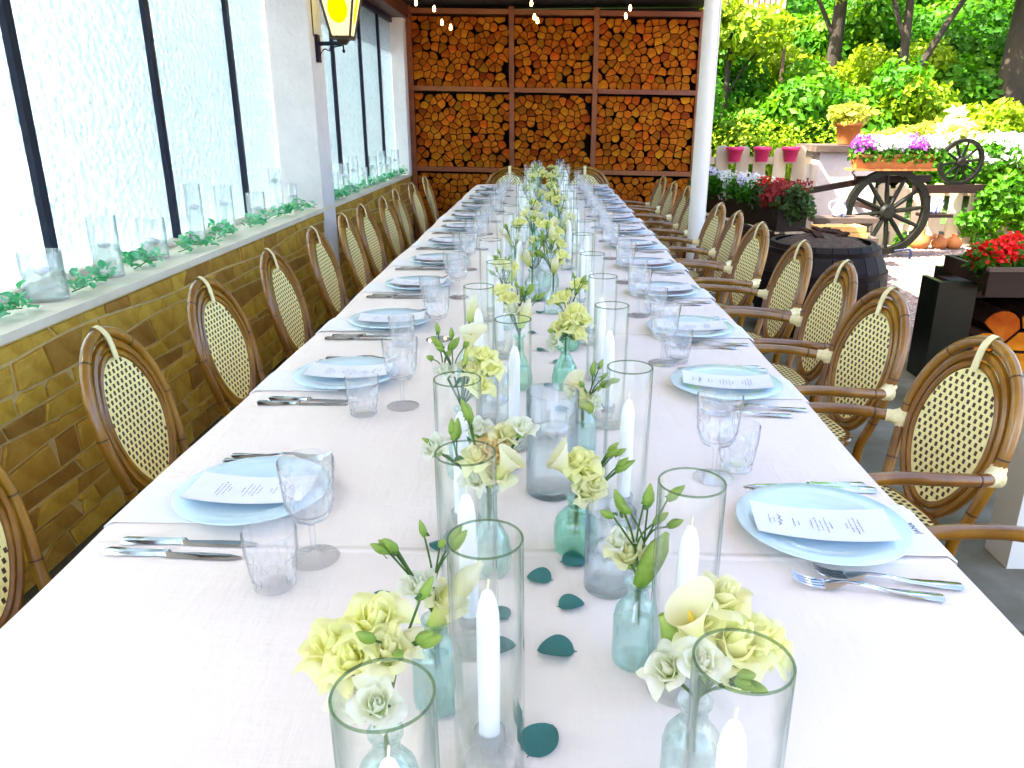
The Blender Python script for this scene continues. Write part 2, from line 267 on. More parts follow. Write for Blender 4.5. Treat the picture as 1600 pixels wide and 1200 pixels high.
# ------------------------------------------------------------------ mesh helpers
class MB:
    def __init__(s): s.v = []; s.f = []; s.mi = []
    def add(s, vs, fs, mi=0):
        n = len(s.v); s.v += [tuple(p) for p in vs]; s.f += [tuple(i+n for i in q) for q in fs]; s.mi += [mi]*len(fs); return s
    def box(s, x0, x1, y0, y1, z0, z1, M=None, mi=0):
        vs = [Vector((x, y, z)) for x in (x0, x1) for y in (y0, y1) for z in (z0, z1)]
        if M is not None: vs = [M @ p for p in vs]
        return s.add(vs, [(0, 1, 3, 2), (4, 6, 7, 5), (0, 4, 5, 1), (2, 3, 7, 6), (0, 2, 6, 4), (1, 5, 7, 3)], mi)
    def beam(s, a, b, w, h, mi=0):
        a, b = Vector(a), Vector(b); d = (b-a); L = d.length; q = d.to_track_quat('X', 'Z').to_matrix().to_4x4(); q.translation = a
        return s.box(0, L, -w/2, w/2, -h/2, h/2, q, mi)
    def tube(s, pts, r, seg=8, closed=False, cap=True, mi=0):
        pts = [Vector(p) for p in pts]; n = len(pts); rs = r if isinstance(r, (list, tuple)) else [r]*n
        vs = []; up = None
        for i, p in enumerate(pts):
            a = pts[i-1] if (i or closed) else p; b = pts[(i+1) % n] if (i < n-1 or closed) else p
            t = (b-a).normalized()
            if up is None: up = t.orthogonal().normalized()
            up = (up - t*up.dot(t)); up = up.normalized() if up.length > 1e-6 else t.orthogonal().normalized()
            w = t.cross(up)
            vs += [p + rs[i]*(math.cos(TAU*k/seg)*up + math.sin(TAU*k/seg)*w) for k in range(seg)]
        fs = []
        for i in range(n if closed else n-1):
            j = (i+1) % n
            fs += [(i*seg+k, i*seg+(k+1) % seg, j*seg+(k+1) % seg, j*seg+k) for k in range(seg)]
        if cap and not closed: fs += [tuple(range(seg-1, -1, -1)), tuple((n-1)*seg+k for k in range(seg))]
        return s.add(vs, fs, mi)
    def lathe(s, prof, seg=24, mod=None, M=None, mi=0):
        vs = []; fs = []; n = len(prof)
        for i, (r, z) in enumerate(prof):
            for k in range(seg):
                a = TAU*k/seg; q = r*(mod(a, z, i) if mod else 1); vs.append(Vector((q*math.cos(a), q*math.sin(a), z)))
        for i in range(n-1):
            fs += [(i*seg+k, i*seg+(k+1) % seg, (i+1)*seg+(k+1) % seg, (i+1)*seg+k) for k in range(seg)]
        if prof[0][0] > 1e-5: fs.append(tuple(range(seg-1, -1, -1)))
        if prof[-1][0] > 1e-5: fs.append(tuple((n-1)*seg+k for k in range(seg)))
        if M is not None: vs = [M @ p for p in vs]
        return s.add(vs, fs, mi)
    def grid(s, fn, nu, nv, M=None, mi=0):
        vs = [Vector(fn(i/nu, j/nv)) for i in range(nu+1) for j in range(nv+1)]
        if M is not None: vs = [M @ p for p in vs]
        return s.add(vs, [(i*(nv+1)+j, (i+1)*(nv+1)+j, (i+1)*(nv+1)+j+1, i*(nv+1)+j+1) for i in range(nu) for j in range(nv)], mi)
    def merge(s, o, M=None):
        return s.add([M @ Vector(p) for p in o.v] if M is not None else o.v, o.f)
    def mesh(s, name, mats, smooth=True, angle=None):
        me = bpy.data.meshes.new(name); me.from_pydata(s.v, [], s.f)
        for m in (mats if isinstance(mats, (list, tuple)) else [mats]): me.materials.append(MT[m] if isinstance(m, str) else m)
        if any(s.mi): me.polygons.foreach_set('material_index', s.mi)
        if smooth: me.polygons.foreach_set('use_smooth', [True]*len(me.polygons))
        me.update()
        if smooth and angle: me.set_sharp_from_angle(angle=math.radians(angle))
        return me
    def obj(s, name, mats, parent=None, smooth=True, angle=40): return obj(name, s.mesh(name, mats, smooth, angle), parent)
def obj(name, me, parent=None, loc=None, rot=None):
    o = bpy.data.objects.new(name, me); C.objects.link(o)
    if parent is not None: o.parent = parent
    if loc is not None: o.location = loc
    if rot is not None: o.rotation_euler = rot
    return o
def tag(o, label=None, cat=None, group=None, kind=None):
    if label: o['label'] = label
    if cat: o['category'] = cat
    if group: o['group'] = group
    if kind: o['kind'] = kind
    return o
def thing(name, label, cat, loc=(0, 0, 0), rot=(0, 0, 0), group=None):
    return tag(obj(name, None, None, loc, rot), label, cat, group)
KIDS = {}
def kids(o):
    return [c for c in C.objects if c.parent == o]
def tree_of(o): return (o, [tree_of(c) for c in kids(o)])
def copy_tree(t, parent=None):
    o, ch = t; c = o.copy(); C.objects.link(c)
    if parent is not None: c.parent = parent
    for k in ch: copy_tree(k, c)
    return c
def T(x, y, z): return Matrix.Translation((x, y, z))
def RZ(a): return Matrix.Rotation(a, 4, 'Z')
def RX(a): return Matrix.Rotation(a, 4, 'X')
def RY(a): return Matrix.Rotation(a, 4, 'Y')
def arc(p, n=10):
    """Catmull-Rom through control points"""
    p = [Vector(q) for q in p]; o = []
    for i in range(len(p)-1):
        a, b, c, d = p[max(i-1, 0)], p[i], p[i+1], p[min(i+2, len(p)-1)]
        for k in range(n):
            t = k/n; o.append(.5*((2*b)+(c-a)*t+(2*a-5*b+4*c-d)*t*t+(3*b-a-3*c+d)*t**3))
    return o+[p[-1]]
ORD = ['first', 'second', 'third', 'fourth', 'fifth', 'sixth', 'seventh', 'eighth', 'ninth', 'tenth', 'eleventh', 'twelfth', 'thirteenth', 'fourteenth', 'fifteenth', 'sixteenth', 'seventeenth', 'eighteenth', 'nineteenth', 'twentieth', 'twenty-first', 'twenty-second', 'twenty-third', 'twenty-fourth', 'twenty-fifth']+['twenty-'+q for q in ('sixth', 'seventh', 'eighth', 'ninth')]+['thirtieth']+['thirty-'+q for q in ('first', 'second', 'third', 'fourth', 'fifth', 'sixth', 'seventh', 'eighth', 'ninth')]
def faces_mesh(name, V, F, mats):
    """fast mesh from numpy arrays of equal-sized faces"""
    me = bpy.data.meshes.new(name); n, k = F.shape
    me.vertices.add(len(V)); me.vertices.foreach_set('co', V.astype(np.float32).ravel())
    me.loops.add(n*k); me.loops.foreach_set('vertex_index', F.astype(np.int32).ravel())
    me.polygons.add(n); me.polygons.foreach_set('loop_start', np.arange(0, n*k, k, dtype=np.int32))
    for m in (mats if isinstance(mats, (list, tuple)) else [mats]): me.materials.append(MT[m])
    me.update(calc_edges=True); return me
def leaves(P, N, L, Wd, rg, mats, name, fold=.25, spread=.6):
    """leaf faces (two triangles folded on the midrib) at points P with outward normals N"""
    n = len(P)
    d = rg.normal(size=(n, 3)); d[:, 2] -= .25; d = d - N*(d*N).sum(1)[:, None]*(1-spread); d /= np.linalg.norm(d, axis=1)[:, None]+1e-9
    w = np.cross(N + rg.normal(scale=.45, size=(n, 3)), d); w /= np.linalg.norm(w, axis=1)[:, None]+1e-9
    u = np.cross(d, w)
    s = L*rg.uniform(.6, 1.25, n)[:, None]; ws = Wd*rg.uniform(.7, 1.2, n)[:, None]
    a = P; c = P + d*s; m = P + d*s*.45
    b1 = m + w*ws*.5 + u*ws*fold; b2 = m - w*ws*.5 + u*ws*fold
    V = np.stack([a, b1, c, b2], 1).reshape(-1, 3); i = np.arange(n)*4
    F = np.concatenate([np.stack([i, i+1, i+2], 1), np.stack([i, i+2, i+3], 1)], 0)
    return faces_mesh(name, V, F, mats)
def blob_points(rg, blobs, n):
    """points near the skins of overlapping ellipsoids: centres, radii"""
    P = []; N = []
    vol = np.array([b[3]*b[4]*b[5] for b in blobs])**(2/3); cnt = (n*vol/vol.sum()).astype(int)+1
    for b, k in zip(blobs, cnt):
        d = rg.normal(size=(k, 3)); d /= np.linalg.norm(d, axis=1)[:, None]
        r = rg.uniform(.35, 1.05, k)**.55
        P.append(np.array(b[:3]) + d*r[:, None]*np.array(b[3:6])); N.append(d)
    return np.concatenate(P), np.concatenate(N)

# ------------------------------------------------------------------ setting: floor, ground, walls, roof
tag(MB().box(-2.2, 2.28, -3, 9.7, -.12, 0).obj('patio_floor', 'floor', smooth=False), kind='structure')
tag(MB().box(-60, 80, -40, 90, -.6, -.05).obj('ground', 'ground', smooth=False), kind='structure')
rg = np.random.default_rng(3)
def pebbles():
    n = 9000; P = np.stack([2.3+rg.uniform(0, 1, n)**1.2*2.9, rg.uniform(3.6, 9.1, n), np.full(n, -.045)], 1)
    base = np.array([[1, 0, 0], [0, 1, 0], [-1, 0, 0], [0, -1, 0], [0, 0, .6], [0, 0, -.6]]); fc = np.array([[0, 1, 4], [1, 2, 4], [2, 3, 4], [3, 0, 4]])
    s = rg.uniform(.008, .022, (n, 1, 1)); a = rg.uniform(0, TAU, n); st = rg.uniform(.6, 1.4, (n, 1))
    bx = np.cos(a)[:, None]*base[:, 0]*st - np.sin(a)[:, None]*base[:, 1]; by = np.sin(a)[:, None]*base[:, 0]*st + np.cos(a)[:, None]*base[:, 1]
    V = (np.stack([bx, by, np.broadcast_to(base[:, 2], bx.shape)], 2)*s + P[:, None]).reshape(-1, 3)
    F = (fc[None]+(np.arange(n)*6)[:, None, None]).reshape(-1, 3)
    tag(obj('gravel', faces_mesh('gravel', V, F, 'pebble')), 'pale gravel between patio and fence', kind='stuff')
pebbles()
t = thing('patio_roof', 'timber patio roof over the long table', 'roof', (0, 0, 2.56))
MB().box(-1.98, 1.15, -1.0, 6.5, 0, .1).obj('ceiling_boards', 'bounceboards', t, smooth=False)  # unseen near ceiling, made pale as a reflector to brighten the table
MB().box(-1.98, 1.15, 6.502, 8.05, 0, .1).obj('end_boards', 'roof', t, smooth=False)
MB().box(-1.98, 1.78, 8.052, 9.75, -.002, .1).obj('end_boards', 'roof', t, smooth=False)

def low_wall():
    t = thing('stone_wall', 'low wall clad in irregular brown ledge stones under the windows', 'wall', (-1.55, 0, 0))
    MB().box(-.42, -.0015, -2.5, 9.66, 0, .755).obj('wall_core', 'mortar', t, smooth=False)
    MB().box(-.43, .014, -2.5, 9.2, .757, .785).obj('sill_ledge', 'sill', t, smooth=False)
    # coursed, irregular stones facing +X
    ys = []; tiles = []
    zs = [0, .075, .155, .225, .315, .385, .455, .535, .605, .685, .752]
    def zc(i, y): return zs[i] + (0 if i in (0, 10) else .016*math.sin(y*2.1+i*1.7)+.010*math.sin(y*5.3+i*2.9))
    r = random.Random(5)
    for i in range(10):
        y = .9 + r.uniform(0, .2)
        while y < 9.15:
            L = r.choice([.12, .17, .22, .28, .36])*r.uniform(.85, 1.15)
            if i in (3, 7) and r.random() < .2: L = .14
            tiles.append((i, y, min(y+L, 9.17))); y += L
    tiles.sort(key=lambda q: (q[1] < 1.75, q[1]))
    rest = MB(); slant = {}
    for n, (i, a, b) in enumerate(tiles):
        sa = slant.setdefault((i, round(a, 4)), r.uniform(-.025, .025)); sb = slant.setdefault((i, round(b, 4)), r.uniform(-.025, .025))
        g = .0058; d = r.uniform(-.004, .004)
        ym = (a+b)/2; P = []
        P = [(a-sa+g, zc(i, a)+g), (ym, zc(i, ym)+g), (b-sb-g, zc(i, b)+g), (b+sb-g, zc(i+1, b)-g), (ym, zc(i+1, ym)-g), (a+sa+g, zc(i+1, a)-g)]
        if r.random() < .22: P[5] = (P[5][0]+.03, P[5][1]); P.append((P[0][0], (P[0][1]+P[5][1])/2+.01))
        cyy = sum(p[0] for p in P)/len(P); cz = sum(p[1] for p in P)/len(P); k = len(P)
        m = MB(); x1 = .0075+d
        vs = [(-.02, p[0]-cyy, p[1]-cz) for p in P]+[(x1-.004, p[0]-cyy, p[1]-cz) for p in P]+[(x1, (p[0]-cyy)*.955, (p[1]-cz)*.93) for p in P]
        fs = [(q, (q+1) % k, k+(q+1) % k, k+q) for q in range(k)]+[(k+q, k+(q+1) % k, 2*k+(q+1) % k, 2*k+q) for q in range(k)]+[tuple(range(2*k, 3*k))]
        m.add(vs, fs)
        if n < 298: m.obj('stone_tile', 'stone', t, smooth=False).location = (0, cyy, cz)
        else: rest.merge(m, T(0, cyy, cz))
    tag(rest.obj('stone_tile_cladding', 'stone', t, smooth=False), kind='stuff')
low_wall()
t = thing('stucco_pillar', 'white stucco pillar between the two frosted windows', 'pillar', (-1.55, 5.615, 0))
MB().box(-.42, .012, -.155, .155, 0, 2.555).obj('shaft', 'stucco', t, smooth=False)
MB().tube([(.016, -.07, 1.9), (.018, -.068, 2.2), (.016, -.066, 2.55)], .004, 5).obj('cable', 'lanternframe', t)
t = thing('end_pillar', 'narrow white stucco pier between window and wood rack', 'pillar', (-1.6, 9.1, 0))
MB().box(-.3, .066, -.09, .55, .787, 2.41).obj('shaft', 'stucco', t, smooth=False)

def window(label, X, y0, y1, mull, z0=.787, z1=2.36):
    t = thing('frosted_window', label, 'window', (X, 0, 0), group='frosted glass windows along the stone wall')
    for a in mull:
        MB().box(-.03, .03, a-.021, a+.021, z0+.03, z1).obj('mullion', 'iron', t, smooth=False)
    MB().box(-.03, .032, y0, y1, z1, z1+.05).obj('head_rail', 'iron', t, smooth=False)
    MB().box(-.03, .032, y0, y1, z0, z0+.028).obj('bottom_rail', 'sill', t, smooth=False)
    e = [y0]+list(mull)+[y1]
    for a, b in zip(e, e[1:]):
        MB().box(-.005, .005, a+(.0215 if a in mull else .002), b-(.0215 if b in mull else .002), z0+.029, z1-.001).obj('pane', 'pane', t, smooth=False)
window('large near frosted window with dark mullions left of the stucco pillar', -1.83, -2.3, 5.457, [-1.3, -.3, .8, 1.8, 2.8, 3.8, 4.77])
window('far frosted window between stucco pillar and wood rack', -1.68, 5.775, 9.008, [6.5, 7.46, 8.3])
tag(MB().box(-1.95, -1.5, -2.5, 9.2, 2.415, 2.552).obj('window_lintel_beam', 'beam', smooth=False), 'dark brown beam running above the frosted windows', 'beam')
t = thing('round_post', 'white round post standing among the right hand chairs', 'post', (1.06, 5.40, 0))
MB().lathe([(.068, 0), (.068, .03), (.054, .04), (.052, 1.2), (.046, 2.55)], 20).obj('shaft', 'whitepost', t)
MB().tube([(.055, 0, .12), (.055, 0, 2.5)], .006, 6).obj('cable', 'whitepost', t)
tag(MB().box(1.515, 1.645, 2.2, 2.33, 0, 2.555).obj('square_column', 'whitepost', smooth=False), 'square white painted column beside the nearest armchairs', 'column')

# ------------------------------------------------------------------ wood rack and firewood
def tilt(x, z): return z - .022*(x+1.5)
def clip(poly, nx, nz, d):
    out = []
    for i in range(len(poly)):
        a, b = poly[i], poly[(i+1) % len(poly)]; da = a[0]*nx+a[1]*nz-d; db = b[0]*nx+b[1]*nz-d
        if da <= 0: out.append(a)
        if da*db < 0: q = da/(da-db); out.append((a[0]+(b[0]-a[0])*q, a[1]+(b[1]-a[1])*q))
    return out
def log_shapes(x0, x1, z0, z1, s, r):
    pts = []; z = z0+s*.42; k = 0
    while z < z1-s*.15:
        x = x0+s*(.35 if k % 2 else .75); cl = 0
        while x < x1-s*.2:
            pts.append((x+r.uniform(-.36, .36)*s, z+r.uniform(-.3, .3)*s, k, cl)); cl += 1; x += s*r.uniform(.85, 1.2)
        z += s*.80; k += 1
    out = []
    for i, p in enumerate(pts):
        poly = [(x0, z0), (x1, z0), (x1, z1), (x0, z1)]
        for j, q in enumerate(pts):
            dx, dz = q[0]-p[0], q[1]-p[1]; d2 = dx*dx+dz*dz
            if j == i or d2 > 9*s*s: continue
            L = math.sqrt(d2); poly = clip(poly, dx/L, dz/L, ((p[0]+q[0])/2*dx+(p[1]+q[1])/2*dz)/L-.0034)
            if len(poly) < 3: break
        if len(poly) < 3: continue
        # one bark side is an arc: cut by a disc
        a = r.gauss(PI/2, .9); R = s*r.uniform(.60, .76); off = s*r.uniform(.12, .26)
        if r.random() < .15: R = s*r.uniform(.46, .56); off = 0
        cx, cz = p[0]-math.cos(a)*off, p[1]-math.sin(a)*off
        for k in range(16):
            nx, nz = math.cos(TAU*k/16), math.sin(TAU*k/16); poly = clip(poly, nx, nz, cx*nx+cz*nz+R)
            if len(poly) < 3: break
        if len(poly) < 3: continue
        A = abs(sum(poly[k][0]*poly[(k+1) % len(poly)][1]-poly[(k+1) % len(poly)][0]*poly[k][1] for k in range(len(poly))))/2
        if A > .0009: out.append((A, p, poly))
    return out
def log_mesh(p, poly, depth, dz, name='log'):
    m = MB(); k = len(poly); e = .004
    c = (sum(q[0] for q in poly)/k, sum(q[1] for q in poly)/k)
    def ring(y, sh): return [(q[0]+(c[0]-q[0])*sh-p[0], y, q[1]+(c[1]-q[1])*sh-p[1]) for q in poly]
    vs = ring(depth, 0)+ring(.004, 0)+ring(0, .05)
    fs = [(i, (i+1) % k, k+(i+1) % k, k+i) for i in range(k)]
    m.add(vs, fs, 1); n = 0
    m.add(vs[k:], [(i, (i+1) % k, k+(i+1) % k, k+i) for i in range(k)], 0)
    m.add(vs[2*k:], [tuple(range(k))], 0)
    return m
def rack():
    Y = 9.2
    t = thing('wood_rack', 'tall timber rack of firewood bays closing the far end', 'rack', (0, Y, 0))
    xs = [-1.5, -.37, .56, 1.70]; zs = [.0, .84, 1.71, 2.50]
    for i, x in enumerate(xs):
        MB().box(x-.028, x+.028, -.02, .42, 0, tilt(x, 2.55)).obj('upright', 'rackwood', t, smooth=False)
    for z in zs[1:]:
        m = MB()
        for a, b in zip(xs, xs[1:]):
            q = T(a+.03, 0, tilt(a+.03, z)) @ RY(.022); L = b-a-.06
            MB().box(0, L, -.035, .42, -.028, .022, q).obj('shelf', 'rackwood', t, smooth=False)
    MB().box(-1.53, 1.73, .44, .47, 0, 2.55).obj('back_board', 'darkwood', t, smooth=False)
    r = random.Random(11); bays = []; names = [['lower left', 'lower middle', 'lower right'], ['middle left', 'middle middle', 'middle right'], ['top left', 'top middle', 'top right']]
    for zi in range(3):
        for xi in range(3):
            a, b = xs[xi]+.03, xs[xi+1]-.03; z0 = zs[zi]+(.005 if zi == 0 else .024); z1 = zs[zi+1]-.035-.018
            for A, p, poly in log_shapes(a, b, z0, z1, .090, r): bays.append((A, zi, xi, p, poly))
    up = sorted([b for b in bays if b[1] > 0], key=lambda b: -b[0]); keep = up[:296]
    rest = MB()
    NM = {(1, 0): 'left bay of the middle tier', (1, 1): 'centre bay of the middle tier', (1, 2): 'right bay of the middle tier', (2, 0): 'left bay of the top tier', (2, 1): 'centre bay of the top tier', (2, 2): 'right bay of the top tier'}
    for q in bays:
        A, zi, xi, p, poly = q; dy = r.uniform(-.008, .035); loc = (p[0], Y+dy, tilt(p[0], p[1]))
        m = log_mesh(p, poly, .30, 0)
        if q[1] > 0 and q in keep:
            o = m.obj('log', ['logend', 'bark'], smooth=False); o.location = loc
            tag(o, f'split log end, {NM[(zi, xi)]}, {ORD[p[2]]} row up, {ORD[p[3]]} from its left', 'log', 'split logs in the wood rack')
        else:
            n0 = len(rest.v); rest.v += [tuple(Vector(v)+Vector(loc)) for v in m.v]; rest.f += [tuple(i+n0 for i in f) for f in m.f]; rest.mi += m.mi
    tag(rest.obj('stacked_firewood', ['logend', 'bark'], smooth=False), 'smaller logs and the lowest firewood row of the rack', kind='stuff')
rack()

# ------------------------------------------------------------------ string lights and lantern
t = thing('string_light', 'string of warm glowing bulbs hanging under the dark roof', 'string light', (0, 0, 0))
BL = [(-1.23, 8.06, 2.42), (-1.05, 8.0, 2.36), (-.98, 8.0, 2.24), (-.90, 8.02, 2.20), (-.13, 8.1, 2.41), (-.10, 8.0, 2.28), (-.07, 8.02, 2.25), (.76, 8.0, 2.28), (.80, 8.02, 2.35)]
wire = []
for x in np.linspace(-1.5, 1.6, 32): wire.append((x, 8.03, 2.49-.03*abs(math.sin(x*3.1))))
MB().tube(wire, .003, 5).obj('wire', 'iron', t)
for x, y, z in BL:
    MB().tube([(x, y, 2.49), (x, y, z+.03)], .002, 4).obj('drop_wire', 'iron', t)
    MB().lathe([(.001, z-.022), (.010, z-.016), (.013, z), (.009, z+.018), (.005, z+.03)], 10, M=T(x, y, 0)).obj('bulb', 'bulb', t)

def lantern():
    t = thing('wall_lantern', 'lit wall lantern with yellow disc panes on the stucco pillar', 'lantern', (-1.35, 5.6, 1.895))
    zb, zt, wb, wt = 0, .36, .062, .135
    def face(a, mb, q, inset=0, u0=-1, u1=1, v0=0, v1=1):
        pass
    for k in range(4):
        A = RZ(k*PI/2)
        # pane
        p = [A @ Vector(v) for v in ((-wb*.86, -wb-.001, .012), (wb*.86, -wb-.001, .012), (wt*.9, -wt+.001, zt), (-wt*.9, -wt+.001, zt))]
        q = [A @ Vector(v) for v in ((-wb*.86, -wb+.004, .012), (wb*.86, -wb+.004, .012), (wt*.9, -wt+.006, zt), (-wt*.9, -wt+.006, zt))]
        pn = MB().add(p+q, [(0, 1, 2, 3), (7, 6, 5, 4), (0, 4, 5, 1), (1, 5, 6, 2), (2, 6, 7, 3), (3, 7, 4, 0)]).obj('pane', 'lampglass', t, smooth=False)
        # disc or oval lying on the pane
        def onp(u, h, off): w = wb+(wt-wb)*h/zt; return A @ Vector((u, -w-off, h))
        n = 28; rx, rz = (.066, .085) if k % 2 == 0 else (.030, .092)
        dm = MB(); vs = [onp(0, .165, .004)]+[onp(rx*math.cos(TAU*i/n), .165+rz*math.sin(TAU*i/n), .004) for i in range(n)]+[onp(rx*math.cos(TAU*i/n), .165+rz*math.sin(TAU*i/n), .0012) for i in range(n)]
        dm.add(vs, [(0, 1+i, 1+(i+1) % n) for i in range(n)]+[(1+i, n+1+i, n+1+(i+1) % n, 1+(i+1) % n) for i in range(n)])
        dm.obj('painted_disc', 'lampyellow', pn, smooth=False)
        gm = MB()
        marks = [(-.018, .215, .012), (0, .219, .014), (.016, .214, .010), (-.03, .10, .010), (-.014, .094, .012), (.004, .092, .012), (.022, .096, .012), (.035, .103, .008)] if k % 2 == 0 else [(0, .235, .012), (-.004, .205, .01), (.004, .175, .012), (0, .145, .01), (0, .10, .02)]
        for u, h, s in marks:
            for (du, dh, ww, hh) in ((-s*.3, 0, s*.16, s*.5), (s*.3, 0, s*.16, s*.5), (0, s*.25, s*.4, s*.12)):
                b = [onp(u+du-ww/2, h+dh-hh/2, .0055), onp(u+du+ww/2, h+dh-hh/2, .0055), onp(u+du+ww/2, h+dh+hh/2, .0055), onp(u+du-ww/2, h+dh+hh/2, .0055)]
                gm.add(b, [(0, 1, 2, 3)])
        gm.obj('print_mark', 'lampink', pn, smooth=False)
        c0 = A @ Vector((wb, -wb, 0)); c1 = A @ Vector((wt, -wt, zt))
        MB().tube([c0, c1], .009, 6).obj('corner_bar', 'lanternframe', t)
    MB().box(-wb-.008, wb+.008, -wb-.008, wb+.008, -.014, .006).obj('floor_plate', 'lanternframe', t, smooth=False)
    MB().lathe([(.03, -.045), (.05, -.02), (.052, -.0145)], 4, M=RZ(PI/4)).obj('collar', 'lanternframe', t, smooth=False)
    MB().add([(sx*.155, sy*.155, zt+.004) for sx, sy in ((-1, -1), (1, -1), (1, 1), (-1, 1))]+[(0, 0, zt+.13)], [(3, 2, 1, 0), (0, 1, 4), (1, 2, 4), (2, 3, 4), (3, 0, 4)]).obj('cap', 'lanternframe', t, smooth=False)
    b = MB().box(-.186, -.166, -.032, .032, -.155, .018).obj('wall_plate', 'iron', t, smooth=False)
    MB().box(-.166, .0, -.009, .009, -.05, -.024).obj('bracket_arm', 'iron', t, smooth=False)
    MB().tube(arc([(-.165, 0, -.11), (-.135, 0, -.072), (-.10, 0, -.082), (-.09, 0, -.062), (-.05, 0, -.056), (-.01, 0, -.05)], 6), .004, 6).obj('scroll', 'iron', t)
    MB().lathe([(.002, -.098), (.010, -.09), (.010, -.08), (.006, -.072), (.006, -.05)], 10).obj('finial', 'iron', t)
lantern()

# ------------------------------------------------------------------ table
t = thing('long_table', 'long banquet table hidden under the white linen cloth', 'table', (0, 0, 0))
MB().box(-.63, .61, -.30, 7.92, .70, .742).obj('table_top', 'oldwood', t, smooth=False)
for x in (-.5, .5):
    for y in (-.1, 2.6, 5.2, 7.7): MB().box(x-.03, x+.03, y-.03, y+.03, 0, .699).obj('leg', 'oldwood', t, smooth=False)
def cloth():
    X0, X1, Y0, Y1 = -.672, .640, -.36, 7.95; m = MB(); r = random.Random(2)
    nx, ny = 30, 190; prof = []
    for i in range(5): prof.append((X0-.012*(1-i/4)-.004, .745-.36*(1-i/4)))
    for i in range(nx+1): prof.append((X0+.008+(X1-X0-.016)*i/nx, .75))
    for i in range(1, 6): prof.append((X1+.004+.012*i/5, .745-.36*i/5))
    vs = []
    for j in range(ny+1):
        y = Y0+(Y1-Y0)*j/ny; wob = .008*math.sin(y*3.3)+.006*math.sin(y*7.9+1)
        for k, (x, z) in enumerate(prof):
            side = k < 5 or k > 5+nx; dz = 0
            if side: fold = .018*math.sin(y*11+(.0 if x < 0 else 2)+2*math.sin(y*1.7))*(.75-z)/.36; x = x+fold*(1 if x > 0 else -1)
            else:
                e = min(x-X0, X1-x); dz = .0012*math.sin(x*19+y*3)*math.sin(y*5.1+x*2)
            if k < 6 or k > 4+nx: x += wob*.5
            vs.append((x, y, z+dz))
    n = len(prof)
    m.add(vs, [(j*n+k, j*n+k+1, (j+1)*n+k+1, (j+1)*n+k) for j in range(ny) for k in range(n-1)])
    for (y, s) in ((Y0, -1), (Y1, 1)):
        m.grid(lambda u, v: (X0+(X1-X0)*u, y+s*(.004+.02*v+.01*math.sin(u*30)*v), .745-.36*v), 30, 4)
    tag(m.obj('tablecloth', 'cloth'), 'white wrinkled linen cloth covering the long table', 'tablecloth')
cloth()
ZT = .7515
NEAR = {}
def plate_mesh():
    m = MB(); o = [(.001, 0), (.075, 0), (.08, .004), (.100, .010), (.128, .0165), (.130, .018), (.128, .0195), (.098, .0145), (.082, .010), (.070, .0072), (.001, .0068)]
    return m.lathe(o, 56).mesh('plate', 'plate')
PL = plate_mesh()
def menu_mesh():
    m = MB(); L, Wd = .205, .098
    def f(u, v, o=0): x = (u-.5)*L; return (x, (v-.5)*Wd, .0160+.009*(2*u-1)**2-.006*(1-(2*v-1)**2)*.3+o)
    m.grid(lambda u, v: f(u, v), 12, 4); m.grid(lambda u, v: f(1-u, v, -.0006), 12, 4)
    k = MB(); r = random.Random(4)
    def dash(u, v0, v1, w):
        a, b, c, d = f(u-w, v0, .0006), f(u+w, v0, .0006), f(u+w, v1, .0006), f(u-w, v1, .0006); k.add([a, b, c, d], [(0, 1, 2, 3)])
    def line(u, v0, v1, w=.0045):
        v = v0
        while v < v1: q = r.uniform(.02, .06); dash(u+r.uniform(-.002, .002), v, min(v+q, v1), w*r.uniform(.6, 1)); v += q+.018
    line(.12, .36, .64); line(.155, .42, .58, .003)
    pts = [(.18, .33), (.20, .40), (.185, .45), (.215, .50), (.19, .56), (.21, .62), (.19, .68)]
    for a, b in zip(pts, pts[1:]):
        A, B = Vector(f(*a, .0008)), Vector(f(*b, .0008)); w = Vector((.0010, 0, 0)); k.add([A-w, B-w, B+w, A+w], [(0, 1, 2, 3)])
    for u, a, b in ((.30, .38, .62), (.335, .43, .57), (.43, .36, .64), (.465, .28, .72), (.50, .33, .67), (.535, .25, .75), (.57, .40, .60), (.68, .42, .58), (.71, .30, .70), (.745, .24, .76), (.775, .30, .70)): line(u, a, b)
    return m.mesh('menu_card', 'paper'), k.mesh('printed_text', 'ink', False)
MENU, MTXT = menu_mesh()
def knife_mesh():
    m = MB(); st = [(0, .0085, .0035), (.006, .0105, .004), (.05, .0085, .004), (.088, .0062, .0042), (.092, .0075, .0048), (.098, .0075, .0048), (.102, .0085, .0012), (.15, .0098, .0010), (.19, .0085, .0008), (.207, .004, .0005), (.212, .0006, .0004)]
    vs = []
    for x, w, h in st: vs += [(x, -w, h*.4), (x, 0, 0.0002), (x, w, h*.4), (x, w*.6, h*1.6), (x, -w*.6, h*1.6)]
    n = len(st); m.add(vs, [(i*5+k, i*5+(k+1) % 5, (i+1)*5+(k+1) % 5, (i+1)*5+k) for i in range(n-1) for k in range(5)]+[(4, 3, 2, 1, 0)])
    return m.mesh('knife', 'steel', True, 50)
